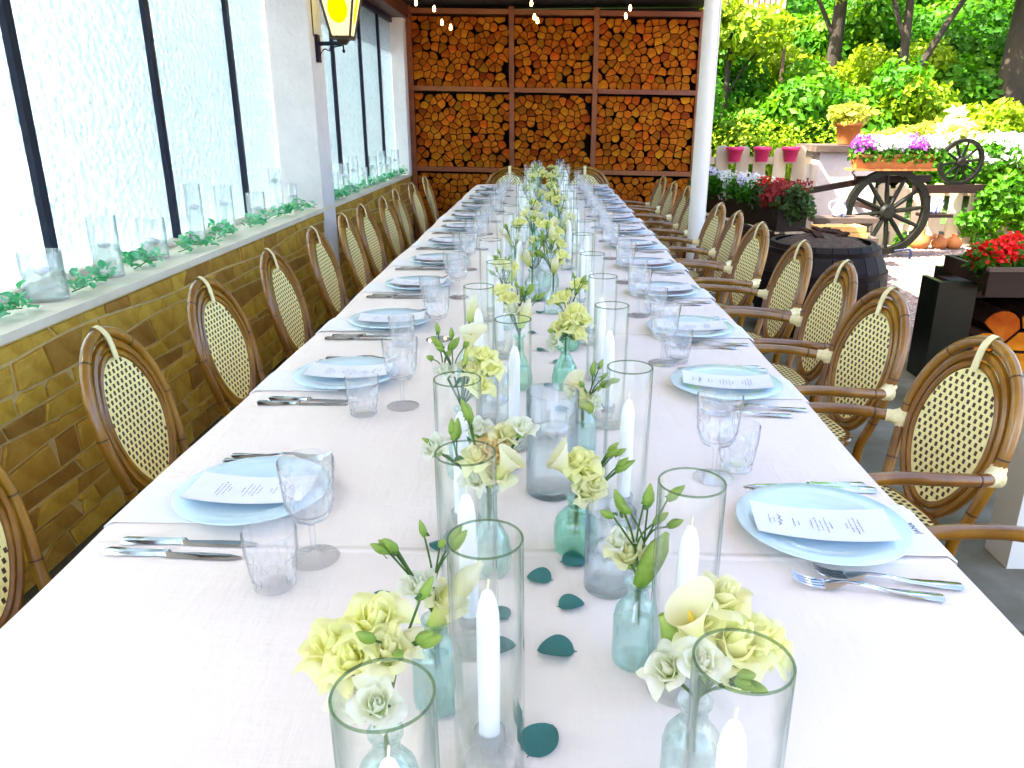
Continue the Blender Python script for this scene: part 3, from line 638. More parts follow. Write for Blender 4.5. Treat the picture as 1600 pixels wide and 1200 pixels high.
def fork_mesh():
    m = MB(); st = [(0, .0075, .002), (.004, .010, .002), (.03, .0095, .0025), (.07, .0050, .004), (.10, .0034, .009), (.125, .0040, .010), (.135, .009, .007), (.145, .0125, .0045), (.155, .013, .003)]
    vs = []
    for x, w, z in st: vs += [(x, -w, z), (x, w, z), (x, w*.7, z+.0022), (x, -w*.7, z+.0022)]
    n = len(st); m.add(vs, [(i*4+k, i*4+(k+1) % 4, (i+1)*4+(k+1) % 4, (i+1)*4+k) for i in range(n-1) for k in range(4)]+[(3, 2, 1, 0)])
    for k in range(4):
        y = -.0098+.0065*k; m.tube([(.153, y, .0042), (.170, y, .0042), (.185, y*.97, .008), (.198, y*.95, .015)], [.0021, .0020, .0016, .0008], 5)
    return m.mesh('fork', 'steel', True, 60)
KN, FK = knife_mesh(), fork_mesh()
def napkin_mesh():
    m = MB(); r = random.Random(9)
    # x from the middle of the plate (0) to the edge and over it
    def f(u, v, o=0):
        s = u*.30; e = .205
        if s < e: return (s, (v-.5)*.155, .0015+o)
        d = s-e; return (e+.010+.004*math.sin(v*7)*d/.1+o, (v-.5)*.155, .0005-d)
    m.grid(lambda u, v: f(u, v, .0018), 24, 6); m.grid(lambda u, v: f(1-u, v), 24, 6); 
    m.grid(lambda u, v: (lambda p: (p[0], p[1], p[2]+(v-1)*.0018))(f(u, 0, .0018)), 24, 1); m.grid(lambda u, v: (lambda p: (p[0], p[1], p[2]+(v-1)*.0018))(f(1-u, 1, .0018)), 24, 1)
    return m.mesh('napkin', 'napkin', True, 50)
NK = napkin_mesh()
def txt_mesh(s, size):
    cu = bpy.data.curves.new('name_text', 'FONT'); cu.body = s; cu.size = size; cu.align_x = 'CENTER'; cu.align_y = 'CENTER'; cu.extrude = .0002; cu.space_character = 1.25
    o = bpy.data.objects.new('name_text', cu); C.objects.link(o); dg = bpy.context.evaluated_depsgraph_get(); dg.update()
    me = bpy.data.meshes.new_from_object(o.evaluated_get(dg)); bpy.data.objects.remove(o); me.materials.clear(); me.materials.append(MT['ink']); return me
JANA = txt_mesh('JANA', .0125)
# cut glass
def cut(depth, zlo, zhi, n=9, rows=3):
    def g(a, z, i):
        if z < zlo or z > zhi: return 1
        q = (z-zlo)/(zhi-zlo); e = min(1, 6*min(q, 1-q)+.25); u = a*n/TAU; w = q*rows
        return 1-depth*e*abs(math.sin(PI*(u+w)))*abs(math.sin(PI*(u-w)))-depth*.35*e*abs(math.cos(PI*u*2))
    return g
def wine_glass():
    seg = 54; H = .160
    outer = [(.001, 0), (.036, 0), (.0365, .0015), (.030, .0035), (.012, .007), (.0055, .012), (.0042, .022), (.0042, .045), (.0050, .056), (.012, .064)]
    bowl = [(.012, .064), (.026, .070), (.0335, .080), (.0365, .092), (.0380, .105), (.0390, .118), (.0396, .130), (.0400, .143), (.0402, .158), (.0395, .160)]
    fine = []
    for (r0, z0), (r1, z1) in zip(bowl, bowl[1:]):
        for k in range(3): fine.append((r0+(r1-r0)*k/3, z0+(z1-z0)*k/3))
    fine.append(bowl[-1])
    inner = [(.0388, .159), (.0380, .13), (.0362, .105), (.0335, .09), (.026, .077), (.013, .0705), (.001, .069)]
    m = MB(); cg = cut(.15, .072, .140, 8, 2)
    def mod(a, z, i):
        if i < len(outer) and z < .006: return 1+.0*a
        if i < len(outer)+len(fine): return cg(a, z, i)
        return 1
    prof = outer+fine[1:]+inner
    m.lathe(prof, seg, mod)
    st = MB()
    for q, v in enumerate(m.v):
        d = math.hypot(v[0], v[1])
        if .0004 < v[2] < .0075 and .010 < d < .0355: m.v[q] = (v[0], v[1], v[2]+.0011*math.cos(18*math.atan2(v[1], v[0]))*min(1, (d-.010)/.008))
    me = m.mesh('wine_glass', 'crystal', True, 25); return me
def tumbler():
    o = [(.001, 0), (.026, 0), (.029, .003)]; b = [(.029, .003), (.0325, .018), (.0345, .035), (.036, .05), (.0368, .065), (.0372, .078), (.0374, .086), (.0370, .0875)]; fine = []
    for (r0, z0), (r1, z1) in zip(b, b[1:]):
        for k in range(4): fine.append((r0+(r1-r0)*k/4, z0+(z1-z0)*k/4))
    fine.append(b[-1]); i = [(.0360, .0868), (.0352, .06), (.0335, .035), (.030, .016), (.024, .012), (.001, .0115)]; cg = cut(.17, .004, .052, 8, 1.5); n = len(o)+len(fine)-1
    me = MB().lathe(o+fine[1:]+i, 54, lambda a, z, k: cg(a, z, k) if k < n else 1).mesh('tumbler', 'crystal', True, 25); return me
WG, TU = wine_glass(), tumbler()
YL = [1.165, 1.805, 2.357, 2.922, 3.47, 4.02, 4.58, 5.14, 5.70, 6.26, 6.82, 7.38]
YR = [1.085, 1.762, 2.287, 2.83, 3.38, 3.93, 4.48, 5.03, 5.6, 6.16, 6.72, 7.3]
rs = random.Random(21)
for side, Ys in ((-1, YL), (1, YR)):
    sn = 'window side' if side < 0 else 'garden side'; ra = PI if side < 0 else 0        # local +x points to the table edge
    for i, y in enumerate(Ys):
        near = f'{ORD[i]} place from the near end, {sn}'
        j = lambda a: rs.uniform(-a, a)
        px = side*(.462 if side < 0 else .468)+j(.006); A = RZ(ra)
        def P(x, yy, z=0): return (px+side*x, y+yy, ZT+z)
        tag(obj('napkin', NK, None, (px-(.036 if side > 0 else 0), y+.012*(1 if side > 0 else -1), ZT), (0, 0, ra)), 'folded white napkin under the plate, '+near, 'napkin', 'napkins under the plates')
        if side > 0 and i == 0:
            nm = C.objects[-1]; nm['label'] = 'white napkin printed with a name, nearest garden side place'
            obj('printed_name', JANA, nm, (.186, 0, .0042), (0, 0, PI/2))
        tag(obj('plate', PL, None, P(0, 0, .0035), (0, 0, j(3))), 'pale blue dinner plate with a menu card, '+near, 'plate', 'pale blue dinner plates')
        mc = tag(obj('menu_card', MENU, None, P(-.004+j(.006), -.012+j(.008), .0035+.004), (0, 0, ra*0+(PI if side < 0 else 0)+j(.12)+(.05 if side < 0 else -.03))), 'white printed menu card curling on its plate, '+near, 'menu card', 'menu cards on the plates')
        tag(obj('printed_text', MTXT, mc), kind='stuff')
        kn = side                                             # knives: window side towards the camera, garden side away
        for k in range(2):
            yy = kn*(.168-.024*k) if side > 0 else -(.150+.026*k)
            xx = (.128+.012*k) if side > 0 else (.150+.012*k)
            o = obj('knife', KN, None, P(xx+j(.004), yy+j(.004)), (0, 0, ra+PI+j(.04)))
            tag(o, ('outer' if (k == 0) == (side > 0) else 'inner')+' steel table knife beside the plate, '+near, 'knife', 'table knives')
        for k in range(2):
            if side > 0: yy = -(.142+.030*k); xx = .146-.040*k
            else: yy = .150+.026*k; xx = .115-.01*k
            o = obj('fork', FK, None, P(xx+j(.004), yy+j(.004)), (0, 0, ra+PI+j(.04)-(.12 if side > 0 and i == 0 else .03)))
            tag(o, ('inner' if k == 0 else 'outer')+' steel table fork beside the plate, '+near, 'fork', 'table forks')
        if side < 0:
            wp = (-.297+j(.012), y-.192+(.0 if i == 0 else .016)+j(.01)); tp = (-.349+j(.012)-(.03 if i else 0), y-.262+(.0 if i == 0 else .02)+j(.01))
        else:
            wp = (.337+j(.012), y+.20+j(.012)); tp = (.393+j(.012), y+.235+j(.012))
        tag(obj('wine_glass', WG, None, (wp[0], wp[1], ZT), (0, 0, j(3))), 'cut crystal stemmed wine glass, '+near, 'wine glass', 'cut crystal wine glasses')
        tag(obj('tumbler', TU, None, (tp[0], tp[1], ZT), (0, 0, j(3))), 'short cut glass tumbler by the stemmed glass, '+near, 'tumbler', 'cut glass tumblers')

# ------------------------------------------------------------------ chairs
def egg(a, rx, rz, cz):
    """egg outline in the back plane, narrower below"""
    s, c = math.sin(a), math.cos(a); w = 1-.16*max(0, -s)**1.3
    return (rx*c*w, cz+rz*s)
def backpt(y, z, off=0): return (-.205-(z-.42)*.24-off+.25*y*y, y, z)
def chair(arms, label):
    t = thing('cane_armchair' if arms else 'cane_chair', label, 'chair')
    CZ, RZ_, RXX = .655, .185, .142
    # outer hoop: legs run into the arch
    half = [(.165, .0), (.165, .20), (.168, .40), (.184, .50), (.199, .58), (.208, .66), (.203, .72), (.184, .78), (.150, .836), (.100, .880), (.050, .903), (0, .910)]
    pts = [(backpt(y, z) if z > .3 else (backpt(y, .42)[0]-.03+(.42-z)*.10-.0*(z), y, z)) for y, z in half]
    pts = arc(pts+[(p[0], -p[1], p[2]) for p in pts[-2::-1]], 5)
    bf = MB().tube(pts, .0155, 10).obj('back_frame', 'rattan', t)
    nodes = MB()
    for k in (9, 16, 26, 42, len(pts)-43, len(pts)-27, len(pts)-17, len(pts)-10):
        if 0 < k < len(pts)-1: d = (pts[k+1]-pts[k]).normalized(); nodes.tube([pts[k]-d*.0022, pts[k]+d*.0022], .0162, 10)
    tag(nodes.obj('cane_joints', 'node', bf), kind='stuff')
    N = 44
    r2 = [Vector(backpt(*egg(TAU*i/N, RXX+.036, RZ_+.036, CZ))) for i in range(N)]
    MB().tube(r2, .0135, 8, closed=True).obj('inner_ring', 'rattan', t)
    r1 = [Vector(backpt(*egg(TAU*i/N, RXX+.011, RZ_+.011, CZ), off=-.004)) for i in range(N)]
    MB().tube(r1, .010, 8, closed=True).obj('panel_ring', 'rattan', t)
    # woven panel: cream sheet, brown strands proud on both sides
    pm = MB(); rings = 5
    for off, sgn in ((-.008, 1), (.004, -1)):
        vs = [backpt(0, CZ, off)]
        for q in range(1, rings+1):
            for i in range(N): y, z = egg(TAU*i/N, RXX*q/rings, RZ_*q/rings, CZ); vs.append(backpt(y, z, off))
        fs = [(0, 1+i, 1+(i+1) % N) for i in range(N)]+[(1+(q-1)*N+i, 1+q*N+i, 1+q*N+(i+1) % N, 1+(q-1)*N+(i+1) % N) for q in range(1, rings) for i in range(N)]
        pm.add(vs, fs if sgn > 0 else [f[::-1] for f in fs])
    bp = pm.obj('back_panel', 'cream', t)
    wm = MB(); pz, py = .0172, .0248; k = 0; z = CZ-RZ_+.010
    while z < CZ+RZ_-.004:
        y = -.16+(py/2 if k % 2 else 0)+.004*((k//2) % 2)
        while y < .16:
            s = (z-CZ)/RZ_; lim = RXX*math.sqrt(max(0, 1-s*s))*(1-.16*max(0, -s)**1.3)-.004
            if abs(y) < lim:
                for off in (-.0095, .0055):
                    w, h = .0044, .0055; sg = -1 if off < 0 else 1
                    q = [backpt(y-w, z-h, off), backpt(y+w, z-h, off), backpt(y+w, z+h, off), backpt(y-w, z+h, off)]
                    qi = [backpt(y-w*1.1, z-h*1.1, off-sg*.003), backpt(y+w*1.1, z-h*1.1, off-sg*.003), backpt(y+w*1.1, z+h*1.1, off-sg*.003), backpt(y-w*1.1, z+h*1.1, off-sg*.003)]
                    fs = [(0, 1, 2, 3), (0, 4, 5, 1), (1, 5, 6, 2), (2, 6, 7, 3), (3, 7, 4, 0)]; wm.add(q+qi, fs)
            y += py
        z += pz; k += 1
    tag(wm.obj('weave_strands', 'strand', bp, smooth=False), kind='stuff')
    # top binding
    tb = MB(); path = [backpt(0, .838, -.020), backpt(0, .87, -.0215), backpt(0, .905, -.0200), backpt(0, .9275, -.006), backpt(0, .9280, .008), backpt(0, .905, .0200), backpt(0, .87, .0185), backpt(0, .838, .016)]
    path = arc(path, 3)
    for s in (0, 1):
        vs = []
        for p in path: vs += [(p[0], -.0125, p[2]), (p[0], .0125, p[2])]
        vs2 = [(v[0]+(.003 if i < len(vs)/2 else -.003)*s, v[1], v[2]-.0015*s) for i, v in enumerate(vs)]
        tb.add(vs2, [(2*i, 2*i+1, 2*i+3, 2*i+2) for i in range(len(path)-1)])
    tb.obj('top_binding', 'tie', t)
    # seat
    sm = MB(); n = 32
    def so(i, k=1): a = TAU*i/n; c, s = math.cos(a), math.sin(a); q = (abs(c)**4+abs(s)**4)**-.25; return (.01+.20*c*q*k, .19*s*q*k*(1+.08*c))
    ring = [Vector((so(i)[0], so(i)[1], .44)) for i in range(n)]
    st = sm.add([(.01, 0, .452)]+[(*so(i, .97), .452) for i in range(n)]+[(*so(i, .97), .43) for i in range(n)], [(0, 1+i, 1+(i+1) % n) for i in range(n)]+[(1+i, 1+n+i, 1+n+(i+1) % n, 1+(i+1) % n) for i in range(n)]+[tuple(range(2*n, n, -1))]).obj('seat', 'cream', t, smooth=False)
    MB().tube(ring, .014, 8, closed=True).obj('seat_frame', 'rattan', t)
    wm = MB(); k = 0; x = -.17
    while x < .2:
        y = -.17+(.012 if k % 2 else 0)
        while y < .17:
            wm.box(x-.0055, x+.0055, y-.0055, y+.0055, .4522, .4532); y += .0248
        x += .0172; k += 1
    tag(wm.obj('seat_strands', 'strand', st, smooth=False), kind='stuff')
    for s in (-1, 1):
        top = .43 if not arms else .44
        MB().tube(arc([(.185, s*.165, top), (.19, s*.168, .22), (.20, s*.172, 0)], 4), .015, 9).obj('leg', 'rattan', t)
        MB().tube([(.185, s*.165, .2), (-.185, s*.172, .2)], .010, 7).obj('stretcher', 'rattan', t)
    if arms:
        for s in (-1, 1):
            j0 = backpt(s*.207, .635); ap = arc([(j0[0]+.012, s*.214, .632), (j0[0]+.05, s*.236, .634), (-.10, s*.252, .648), (.06, s*.250, .66), (.15, s*.238, .645), (.20, s*.215, .58), (.20, s*.185, .44)], 6)
            am = MB().tube(ap, .0165, 10).obj('armrest', 'rattan', t)
            p = ap[8]; d = (ap[9]-ap[7]).normalized(); MB().tube([p-d*.002, p+d*.002], .0174, 10).obj('cane_joint', 'node', am)
            # flared cane binding wrapped round the joint
            bd = MB(); q = [Vector(v) for v in (ap[0], ap[1], ap[3], ap[5])]
            bd.tube([q[0]+Vector((-.010, 0, 0)), q[1], q[2], q[3]], [.029, .024, .0195, .0185], 12)
            for zz in (-.016, 0, .016):
                c = Vector(backpt(s*.206, .632+zz)); bd.tube([c+Vector((-.002, 0, -.007)), c+Vector((.002, 0, .007))], .0195, 10)
            bd.obj('binding', 'tie', t)
    return t
CH = chair(False, 'x'); CA = chair(True, 'x')
tCH, tCA = tree_of(CH), tree_of(CA)
CL = [1.22, 1.88, 2.51, 3.13, 3.82, 4.40, 4.89, 5.40, 6.02, 6.65, 7.44]
CR = [1.12, 1.79, 2.37, 2.88, 3.38, 3.99, 4.53, 4.97, 5.80, 6.24, 6.74, 7.39]
rc = random.Random(14)
for i, y in enumerate(CL):
    o = CH if i == 0 else copy_tree(tCH)
    o.location = (-.825+rc.uniform(-.02, .02), y, 0); o.rotation_euler = (0, 0, rc.uniform(-.07, .06)); o.scale = (.93, .88, .935)
    tag(o, f'bamboo bistro chair with cream woven oval back, {ORD[i]} from the near end, window side', 'chair', 'bistro chairs along the stone wall')
for i, y in enumerate(CR):
    o = CA if i == 0 else copy_tree(tCA)
    o.location = (.83+rc.uniform(-.02, .02)+(.05 if i == 0 else 0), y, 0); o.scale = (.93, .88, .935); o.rotation_euler = (0, 0, PI+(.17 if i < 3 else .06)+rc.uniform(-.06, .06))
    tag(o, f'bamboo armchair with cream cane bindings, {ORD[i]} from the near end, garden side', 'chair', 'armchairs along the garden side')
for x, w in ((-.36, 'left'), (.435, 'right')):
    o = copy_tree(tCH); o.location = (x, 8.13, 0); o.rotation_euler = (0, 0, -PI/2); o.scale = (1.0, 1.2, .97)
    tag(o, f'bamboo bistro chair at the far table head, {w} of the pair before the wood rack', 'chair', 'chairs at the far table head')

# ------------------------------------------------------------------ candle tubes
def tube_mesh(R=.035, H=.26, th=.0022):
    return MB().lathe([(.001, 0), (R-.002, 0), (R, .002), (R, H-.001), (R-.0008, H), (R-th+.0008, H), (R-th, H-.001), (R-th, .006), (.001, .005)], 40).mesh('glass_tube', 'tube')
def open_tube(R=.035, H=.26, th=.0024):
    p = [(R, .0005), (R, H-.001), (R-.0008, H), (R-th+.0008, H), (R-th, H-.001), (R-th, .0005)]
    m = MB(); seg = 40; m.lathe(p, seg); m.f = m.f[:-2]; m.mi = m.mi[:-2]; k = len(p)-1
    m.f += [(i, (i+1) % seg, k*seg+(i+1) % seg, k*seg+i)[::-1] for i in range(seg)]; m.mi += [0]*seg
    return m.mesh('glass_tube', 'tube')
TUBE = open_tube()
TRIM = MB().tube([(.0339*math.cos(TAU*k/48), .0339*math.sin(TAU*k/48),   .2598) for k in range(48)], .0012, 6, closed=True).mesh('rim', 'rim')
HOLD = MB().lathe([(.001, 0), (.0265, 0), (.0275, .003), (.024, .0065), (.013, .010), (.009, .016), (.0125, .026), (.0150, .033), (.0155, .045), (.0145, .0462), (.0118, .0455), (.0114, .030), (.001, .029)], 28).mesh('candle_holder', 'holder')
CAND = MB().lathe([(.001, .0), (.0105, 0), (.0105, .012), (.0112, .10), (.0108, .150), (.0092, .163), (.0055, .174), (.0022, .178), (.0008, .1785)], 20).mesh('candle', 'wax')
WICK = MB().tube([(0, 0, .178), (.0006, 0, .184), (.0012, .0004, .189)], .0011, 6).mesh('wick', 'wick')
LT = [(-.072, .407), (-.020, .606), (-.057, .794), (-.096, 1.053), (-.029, 1.406), (-.120, 1.708), (-.092, 2.022)]
RT = [(.172, .448), (.186, .726), (.159, 1.116), (.165, 1.526), (.168, 1.83), (.16, 2.16)]
rt = random.Random(31); y = 2.42; k = 0
while y < 7.65: LT.append((-.10+rt.uniform(-.045, .045)+(.05 if k % 3 == 1 else 0), y)); y += rt.uniform(.30, .42); k += 1
y = 2.55
while y < 7.65: RT.append((.16+rt.uniform(-.03, .03), y)); y += rt.uniform(.32, .44)
for sn, L in (('left', LT), ('right', RT)):
    for i, (x, y) in enumerate(L):
        w = f'{ORD[i]} from the near end, {sn} row'
        tag(obj('glass_tube', TUBE, None, (x, y, ZT), (rt.uniform(-.006, .006), rt.uniform(-.006, .006), 0)), 'tall open glass candle tube, '+w, 'glass tube', 'glass tubes around the taper candles')
        tag(obj('candle_holder', HOLD, None, (x, y, ZT), (0, 0, rt.uniform(0, 6))), 'clear glass candle holder, '+w, 'candle holder', 'glass candle holders')
        obj('rim', TRIM, C.objects[-2])
        cd = tag(obj('taper_candle', CAND, None, (x, y, ZT+.0305), (rt.uniform(-.025, .025), rt.uniform(-.03, .02), 0)), 'unlit white taper candle, '+w, 'candle', 'white taper candles'); obj('wick', WICK, cd)

# ------------------------------------------------------------------ flowers
def bloom_meshes(R, n, seed, open_=.5, mats='petal_cream'):
    """spiral of cupped petals from the tight heart to the rolled-back rim"""
    out = []; r = random.Random(seed)
    for i in range(n):
        q = (i/(n-1))**.8; a = i*2.399+r.uniform(-.25, .25); r0 = R*(.10+.50*q); H = R*(1.45-.45*q*(.5+open_*.5)); wd = 1.5-.75*q
        fl = open_*(1.5*q*q)-.35*(1-q); roll = 1.2*q*q*open_; p1, p2 = r.uniform(0, 6), r.uniform(0, 6); rf_ = .05+.07*q
        def f(u, v, r0=r0, H=H, wd=wd, fl=fl, roll=roll, p1=p1, p2=p2, q=q, rf_=rf_):
            s = (u-.5)*2; w = wd*min(1, .30+1.5*v)*(1-max(0, (v-.6)/.4)**2*.22)
            ang = s*w; e = max(0, v-.35)
            rad = r0*(.25+.75*math.sin(PI/2*min(1, v*1.7)))+R*fl*e*e*1.5+R*rf_*math.sin(3.2*s+p1)*v*v+.10*R*q*abs(s)**2*v
            z = H*(v-.30*s*s*v**1.5)-R*roll*max(0, v-.62)**2*3.4+R*rf_*math.sin(4*s+p2)*v*v
            rad = max(rad, .02*R); return (rad*math.cos(ang), rad*math.sin(ang), z)
        m = MB(); m.grid(f, 8, 7, RZ(a)); out.append(m)
    return out
SEP = MB()
for k in range(5):
    A = RZ(TAU*k/5); SEP.grid(lambda u, v: ((.18+.75*v)*1.0*math.cos((u-.5)*.8*(1-v)), math.sin((u-.5)*.8*(1-v))*(.18+.75*v), -.06+.12*v+.25*v*v), 2, 4, A)
BLOOMS = {}
def bloom_parts(kind):
    if kind in BLOOMS: return BLOOMS[kind]
    R, n, op, m = {'rose_big': (.036, 24, .8, 'petal_yellow'), 'rose': (.026, 20, .65, 'petal_yellow'), 'rose_peach': (.029, 22, .7, 'petal_peach'), 'lis': (.0215, 14, .55, 'petal_white'), 'lis_cream': (.023, 15, .65, 'petal_cream'), 'lis_yellow': (.025, 16, .7, 'petal_yellow')}[kind]
    ms = bloom_meshes(R, n, hash(kind) % 97 if False else len(kind)*7, op)
    parts = [q.mesh('petal', m) for q in ms]; full = MB()
    for q in ms: full.merge(q)
    sp = MB().merge(SEP, Matrix.Scale(R*.8, 4) @ T(0, 0, 0)); sp.lathe([(.001, -R*.35), (R*.28, -R*.12), (R*.30, R*.05)], 8)
    BLOOMS[kind] = (parts, full.mesh('bloom', m), sp.mesh('sepals', 'bud'), R); return BLOOMS[kind]
def calla_mesh():
    m = MB()
    def f(u, v):
        a = (u-.5)*TAU*1.06; r = .0045+.0055*v+.008*max(0, v-.45)**1.5*3; tip = math.cos(a)
        z = .070*v*(1-.22*(1-tip)/2*v)+.03*max(0, v-.7)*max(0, tip-.6)
        fl = max(0, v-.62)*.021*(.25+.75*(.5+.5*tip)); return ((r+fl)*math.cos(a), (r+fl)*math.sin(a)*.92, z)
    m.grid(f, 26, 12); m.grid(lambda u, v: tuple(Vector(f(1-u, v))*.965+Vector((0, 0, .001))), 26, 12)
    return m.mesh('spathe', 'calla')
def calla_closed_mesh(): 
    return MB().grid(lambda u, v: ((lambda a, r: (r*math.cos(a), r*math.sin(a), .072*v))((u-.5)*TAU*1.2, (.0055+.0075*math.sin(PI*min(1, v*.8+.1)))*(1-.75*max(0, v-.75)*4*.8)*(1-.06*u))), 22, 12).mesh('spathe', 'calla')
CAL, CALC = calla_mesh(), calla_closed_mesh()
SPX = MB().lathe([(.001, .015), (.003, .018), (.0032, .045), (.0015, .055)], 8).mesh('spadix', 'spadix')
CALG = calla_closed_mesh(); CALG.materials.clear(); CALG.materials.append(MT['bud'])
def bud_mesh(L=.025, W_=.0052):
    m = MB(); m.lathe([(.001, 0), (W_*.55, L*.08), (W_, L*.35), (W_*.85, L*.62), (W_*.4, L*.88), (.0006, L)], 9, lambda a, z, i: 1+.10*math.cos(3*a+z*160)); return m
def sprig_mesh(seed):
    r = random.Random(seed); st = MB(); bd = []
    for k in range(r.choice([3, 4, 4, 5])):
        a = r.uniform(0, TAU); s = r.uniform(.008, .026); h = r.uniform(-.012, .02)
        e = Vector((s*math.cos(a), s*math.sin(a), h)); st.tube(arc([(0, 0, -.045), (e.x*.4, e.y*.4, -.02), e], 4), .0012, 5)
        M = T(*e) @ Vector((e.x*.9, e.y*.9, .022)).to_track_quat('Z', 'X').to_matrix().to_4x4(); sc = r.uniform(.75, 1.25)
        bd.append((M, sc))
        sl = MB().grid(lambda u, v: ((.0045*(1-v)+.002)*math.cos((u-.5)*1.2), .006*(u-.5)*(1-v), .012*v), 2, 3, M @ RZ(a)); st.merge(sl)
    return st.mesh('branching', 'stem'), bd
BUD = bud_mesh().mesh('bud', 'bud'); SPR = [sprig_mesh(k) for k in range(6)]
LEAFM = MB().grid(lambda u, v: (.006*(v), (u-.5)*.014*math.sin(PI*min(1, v*.93+.04)), .042*v-.008*v*v+abs(u-.5)*.004), 4, 7).mesh('leaf', 'leaf_c')
rf = random.Random(77)
NMF = {'rose_big': 'large creamy yellow rose', 'rose': 'creamy yellow rose', 'rose_peach': 'peach tinted rose', 'lis': 'white ruffled lisianthus', 'lis_cream': 'cream ruffled lisianthus', 'lis_yellow': 'pale yellow lisianthus', 'calla': 'open cream calla lily', 'calla_closed': 'rolled yellow calla lily', 'calla_bud': 'closed green calla bud', 'buds': 'sprig of green lisianthus buds'}
def flower(kind, neck, head, where, near, toward=None):
    neck, head = Vector(neck), Vector(head); cat = 'rose' if 'rose' in kind else 'calla lily' if 'calla' in kind else 'flower buds' if kind == 'buds' else 'lisianthus'
    nm = {'rose': 'rose', 'calla lily': 'calla_lily', 'flower buds': 'bud_sprig', 'lisianthus': 'lisianthus'}[cat]
    t = thing(nm, NMF[kind]+' '+where, cat, neck, group='flowers in the table bottles')
    d = head-neck; L = d.length; up = (d.normalized()+Vector((0, 0, .35))).normalized()
    if toward is not None: up = (up+Vector(toward)).normalized()
    tail = {'rose_big': .012, 'rose': .01, 'rose_peach': .01}.get(kind, .006) if 'calla' not in kind else .045
    base = d-up*(.050 if 'calla' in kind else .012 if kind == 'buds' else BL_R(kind)*.9)
    e = base if kind != 'buds' else d-up*.045
    MB().tube(arc([(0, 0, -.055), (0, 0, 0), e*.55-up*.004+Vector((0, 0, .004)), e], 5), (.0032 if 'calla' in kind else .0017), 6).obj('stem', 'stem', t)
    Q = up.to_track_quat('Z', 'X').to_matrix().to_4x4() @ RZ(rf.uniform(0, TAU)); M = T(*base) @ Q
    def put(name, me, MM=M, par=t): o = obj(name, me, par); o.matrix_local = MM; return o
    if kind == 'buds':
        s, bd = SPR[rf.randrange(6)]; M = T(*d) @ Q; put('branching', s, M)
        for B, sc in bd: put('bud', BUD, M @ B @ Matrix.Scale(sc, 4))
    elif 'calla' in kind:
        put('spathe', {'calla': CAL, 'calla_closed': CALC, 'calla_bud': CALG}[kind])
        if kind == 'calla': put('spadix', SPX)
    else:
        parts, full, sp, R = bloom_parts(kind); s = Matrix.Scale(rf.uniform(.9, 1.1), 4)
        if near:
            for p in parts: put('petal', p, M @ s)
        else: put('bloom', full, M @ s)
        put('sepals', sp, M @ s)
    if near and kind in ('rose', 'rose_big', 'lis') and rf.random() < .6: put('leaf', LEAFM, T(*(e*.6)) @ RZ(rf.uniform(0, TAU)) @ RY(.5))
    return t
def BL_R(k): return bloom_parts(k)[3]
def bottle_mesh(kind):
    if kind == 'round': pr = [(.001, 0), (.027, 0), (.0315, .004), (.033, .02), (.033, .042), (.030, .054), (.020, .066), (.0125, .072), (.012, .082), (.0155, .086), (.0155, .089)]; lv = .040
    elif kind == 'slim': pr = [(.001, 0), (.022, 0), (.0265, .004), (.0275, .02), (.0275, .06), (.0255, .072), (.018, .083), (.0128, .090), (.0122, .104), (.0160, .109), (.0160, .112)]; lv = .055
    else: pr = [(.001, 0), (.026, 0), (.030, .006), (.031, .03), (.027, .055), (.016, .075), (.0115, .085), (.0115, .125), (.0150, .129), (.0150, .132)]; lv = .05
    fine = [pr[0], pr[1]]
    for (r0, z0), (r1, z1) in zip(pr[1:], pr[2:]):
        for k in range(1, 4): fine.append((r0+(r1-r0)*k/3, z0+(z1-z0)*k/3))
    top = pr[-1][1]; n = len(fine); inn = [(max(.001, r-.0024), max(z, .004) if z < top else top-.0006) for r, z in fine[::-1]]
    inn[-1] = (.001, .004); inn[-2] = (fine[1][0]-.0024, .0042)
    hi = pr[5][1]
    g = lambda a, z, i: 1+(.022*math.cos(20*a)*(1 if z < hi*.45 else .35)+.010*math.sin(z*900) if i < n and .003 < z < hi else 0)
    me = MB().lathe(fine+inn, 60, g).mesh('bottle', 'aqua', True, 50)
    wr = [(r-.0029, max(.0045, z)) for r, z in fine[1:] if z < lv]; wr = [(.001, .0045)]+wr+[(wr[-1][0], lv), (.001, lv+.0003)]
    return me, MB().lathe(wr, 40).mesh('water', 'water'), pr[-1][1]
BOT = {}
for kd in ('round', 'slim', 'tall'):
    for mt in ('aqua', 'green', 'clear'):
        a, b, h = bottle_mesh(kd) if (kd, 'aqua') not in BOT else (BOT[(kd, 'aqua')][0].copy(), BOT[(kd, 'aqua')][1], BOT[(kd, 'aqua')][2])
        a.materials.clear(); a.materials.append(MT[mt]); BOT[(kd, mt)] = (a, b, h)
def bottle(x, y, kd, mt, label):
    a, w, h = BOT[(kd, mt)]
    o = tag(obj('flower_bottle', a, None, (x, y, ZT), (0, 0, rf.uniform(0, 6))), label, 'bottle', 'glass bottles of flowers'); obj('water', w, o); return (x, y, ZT+h-.004)
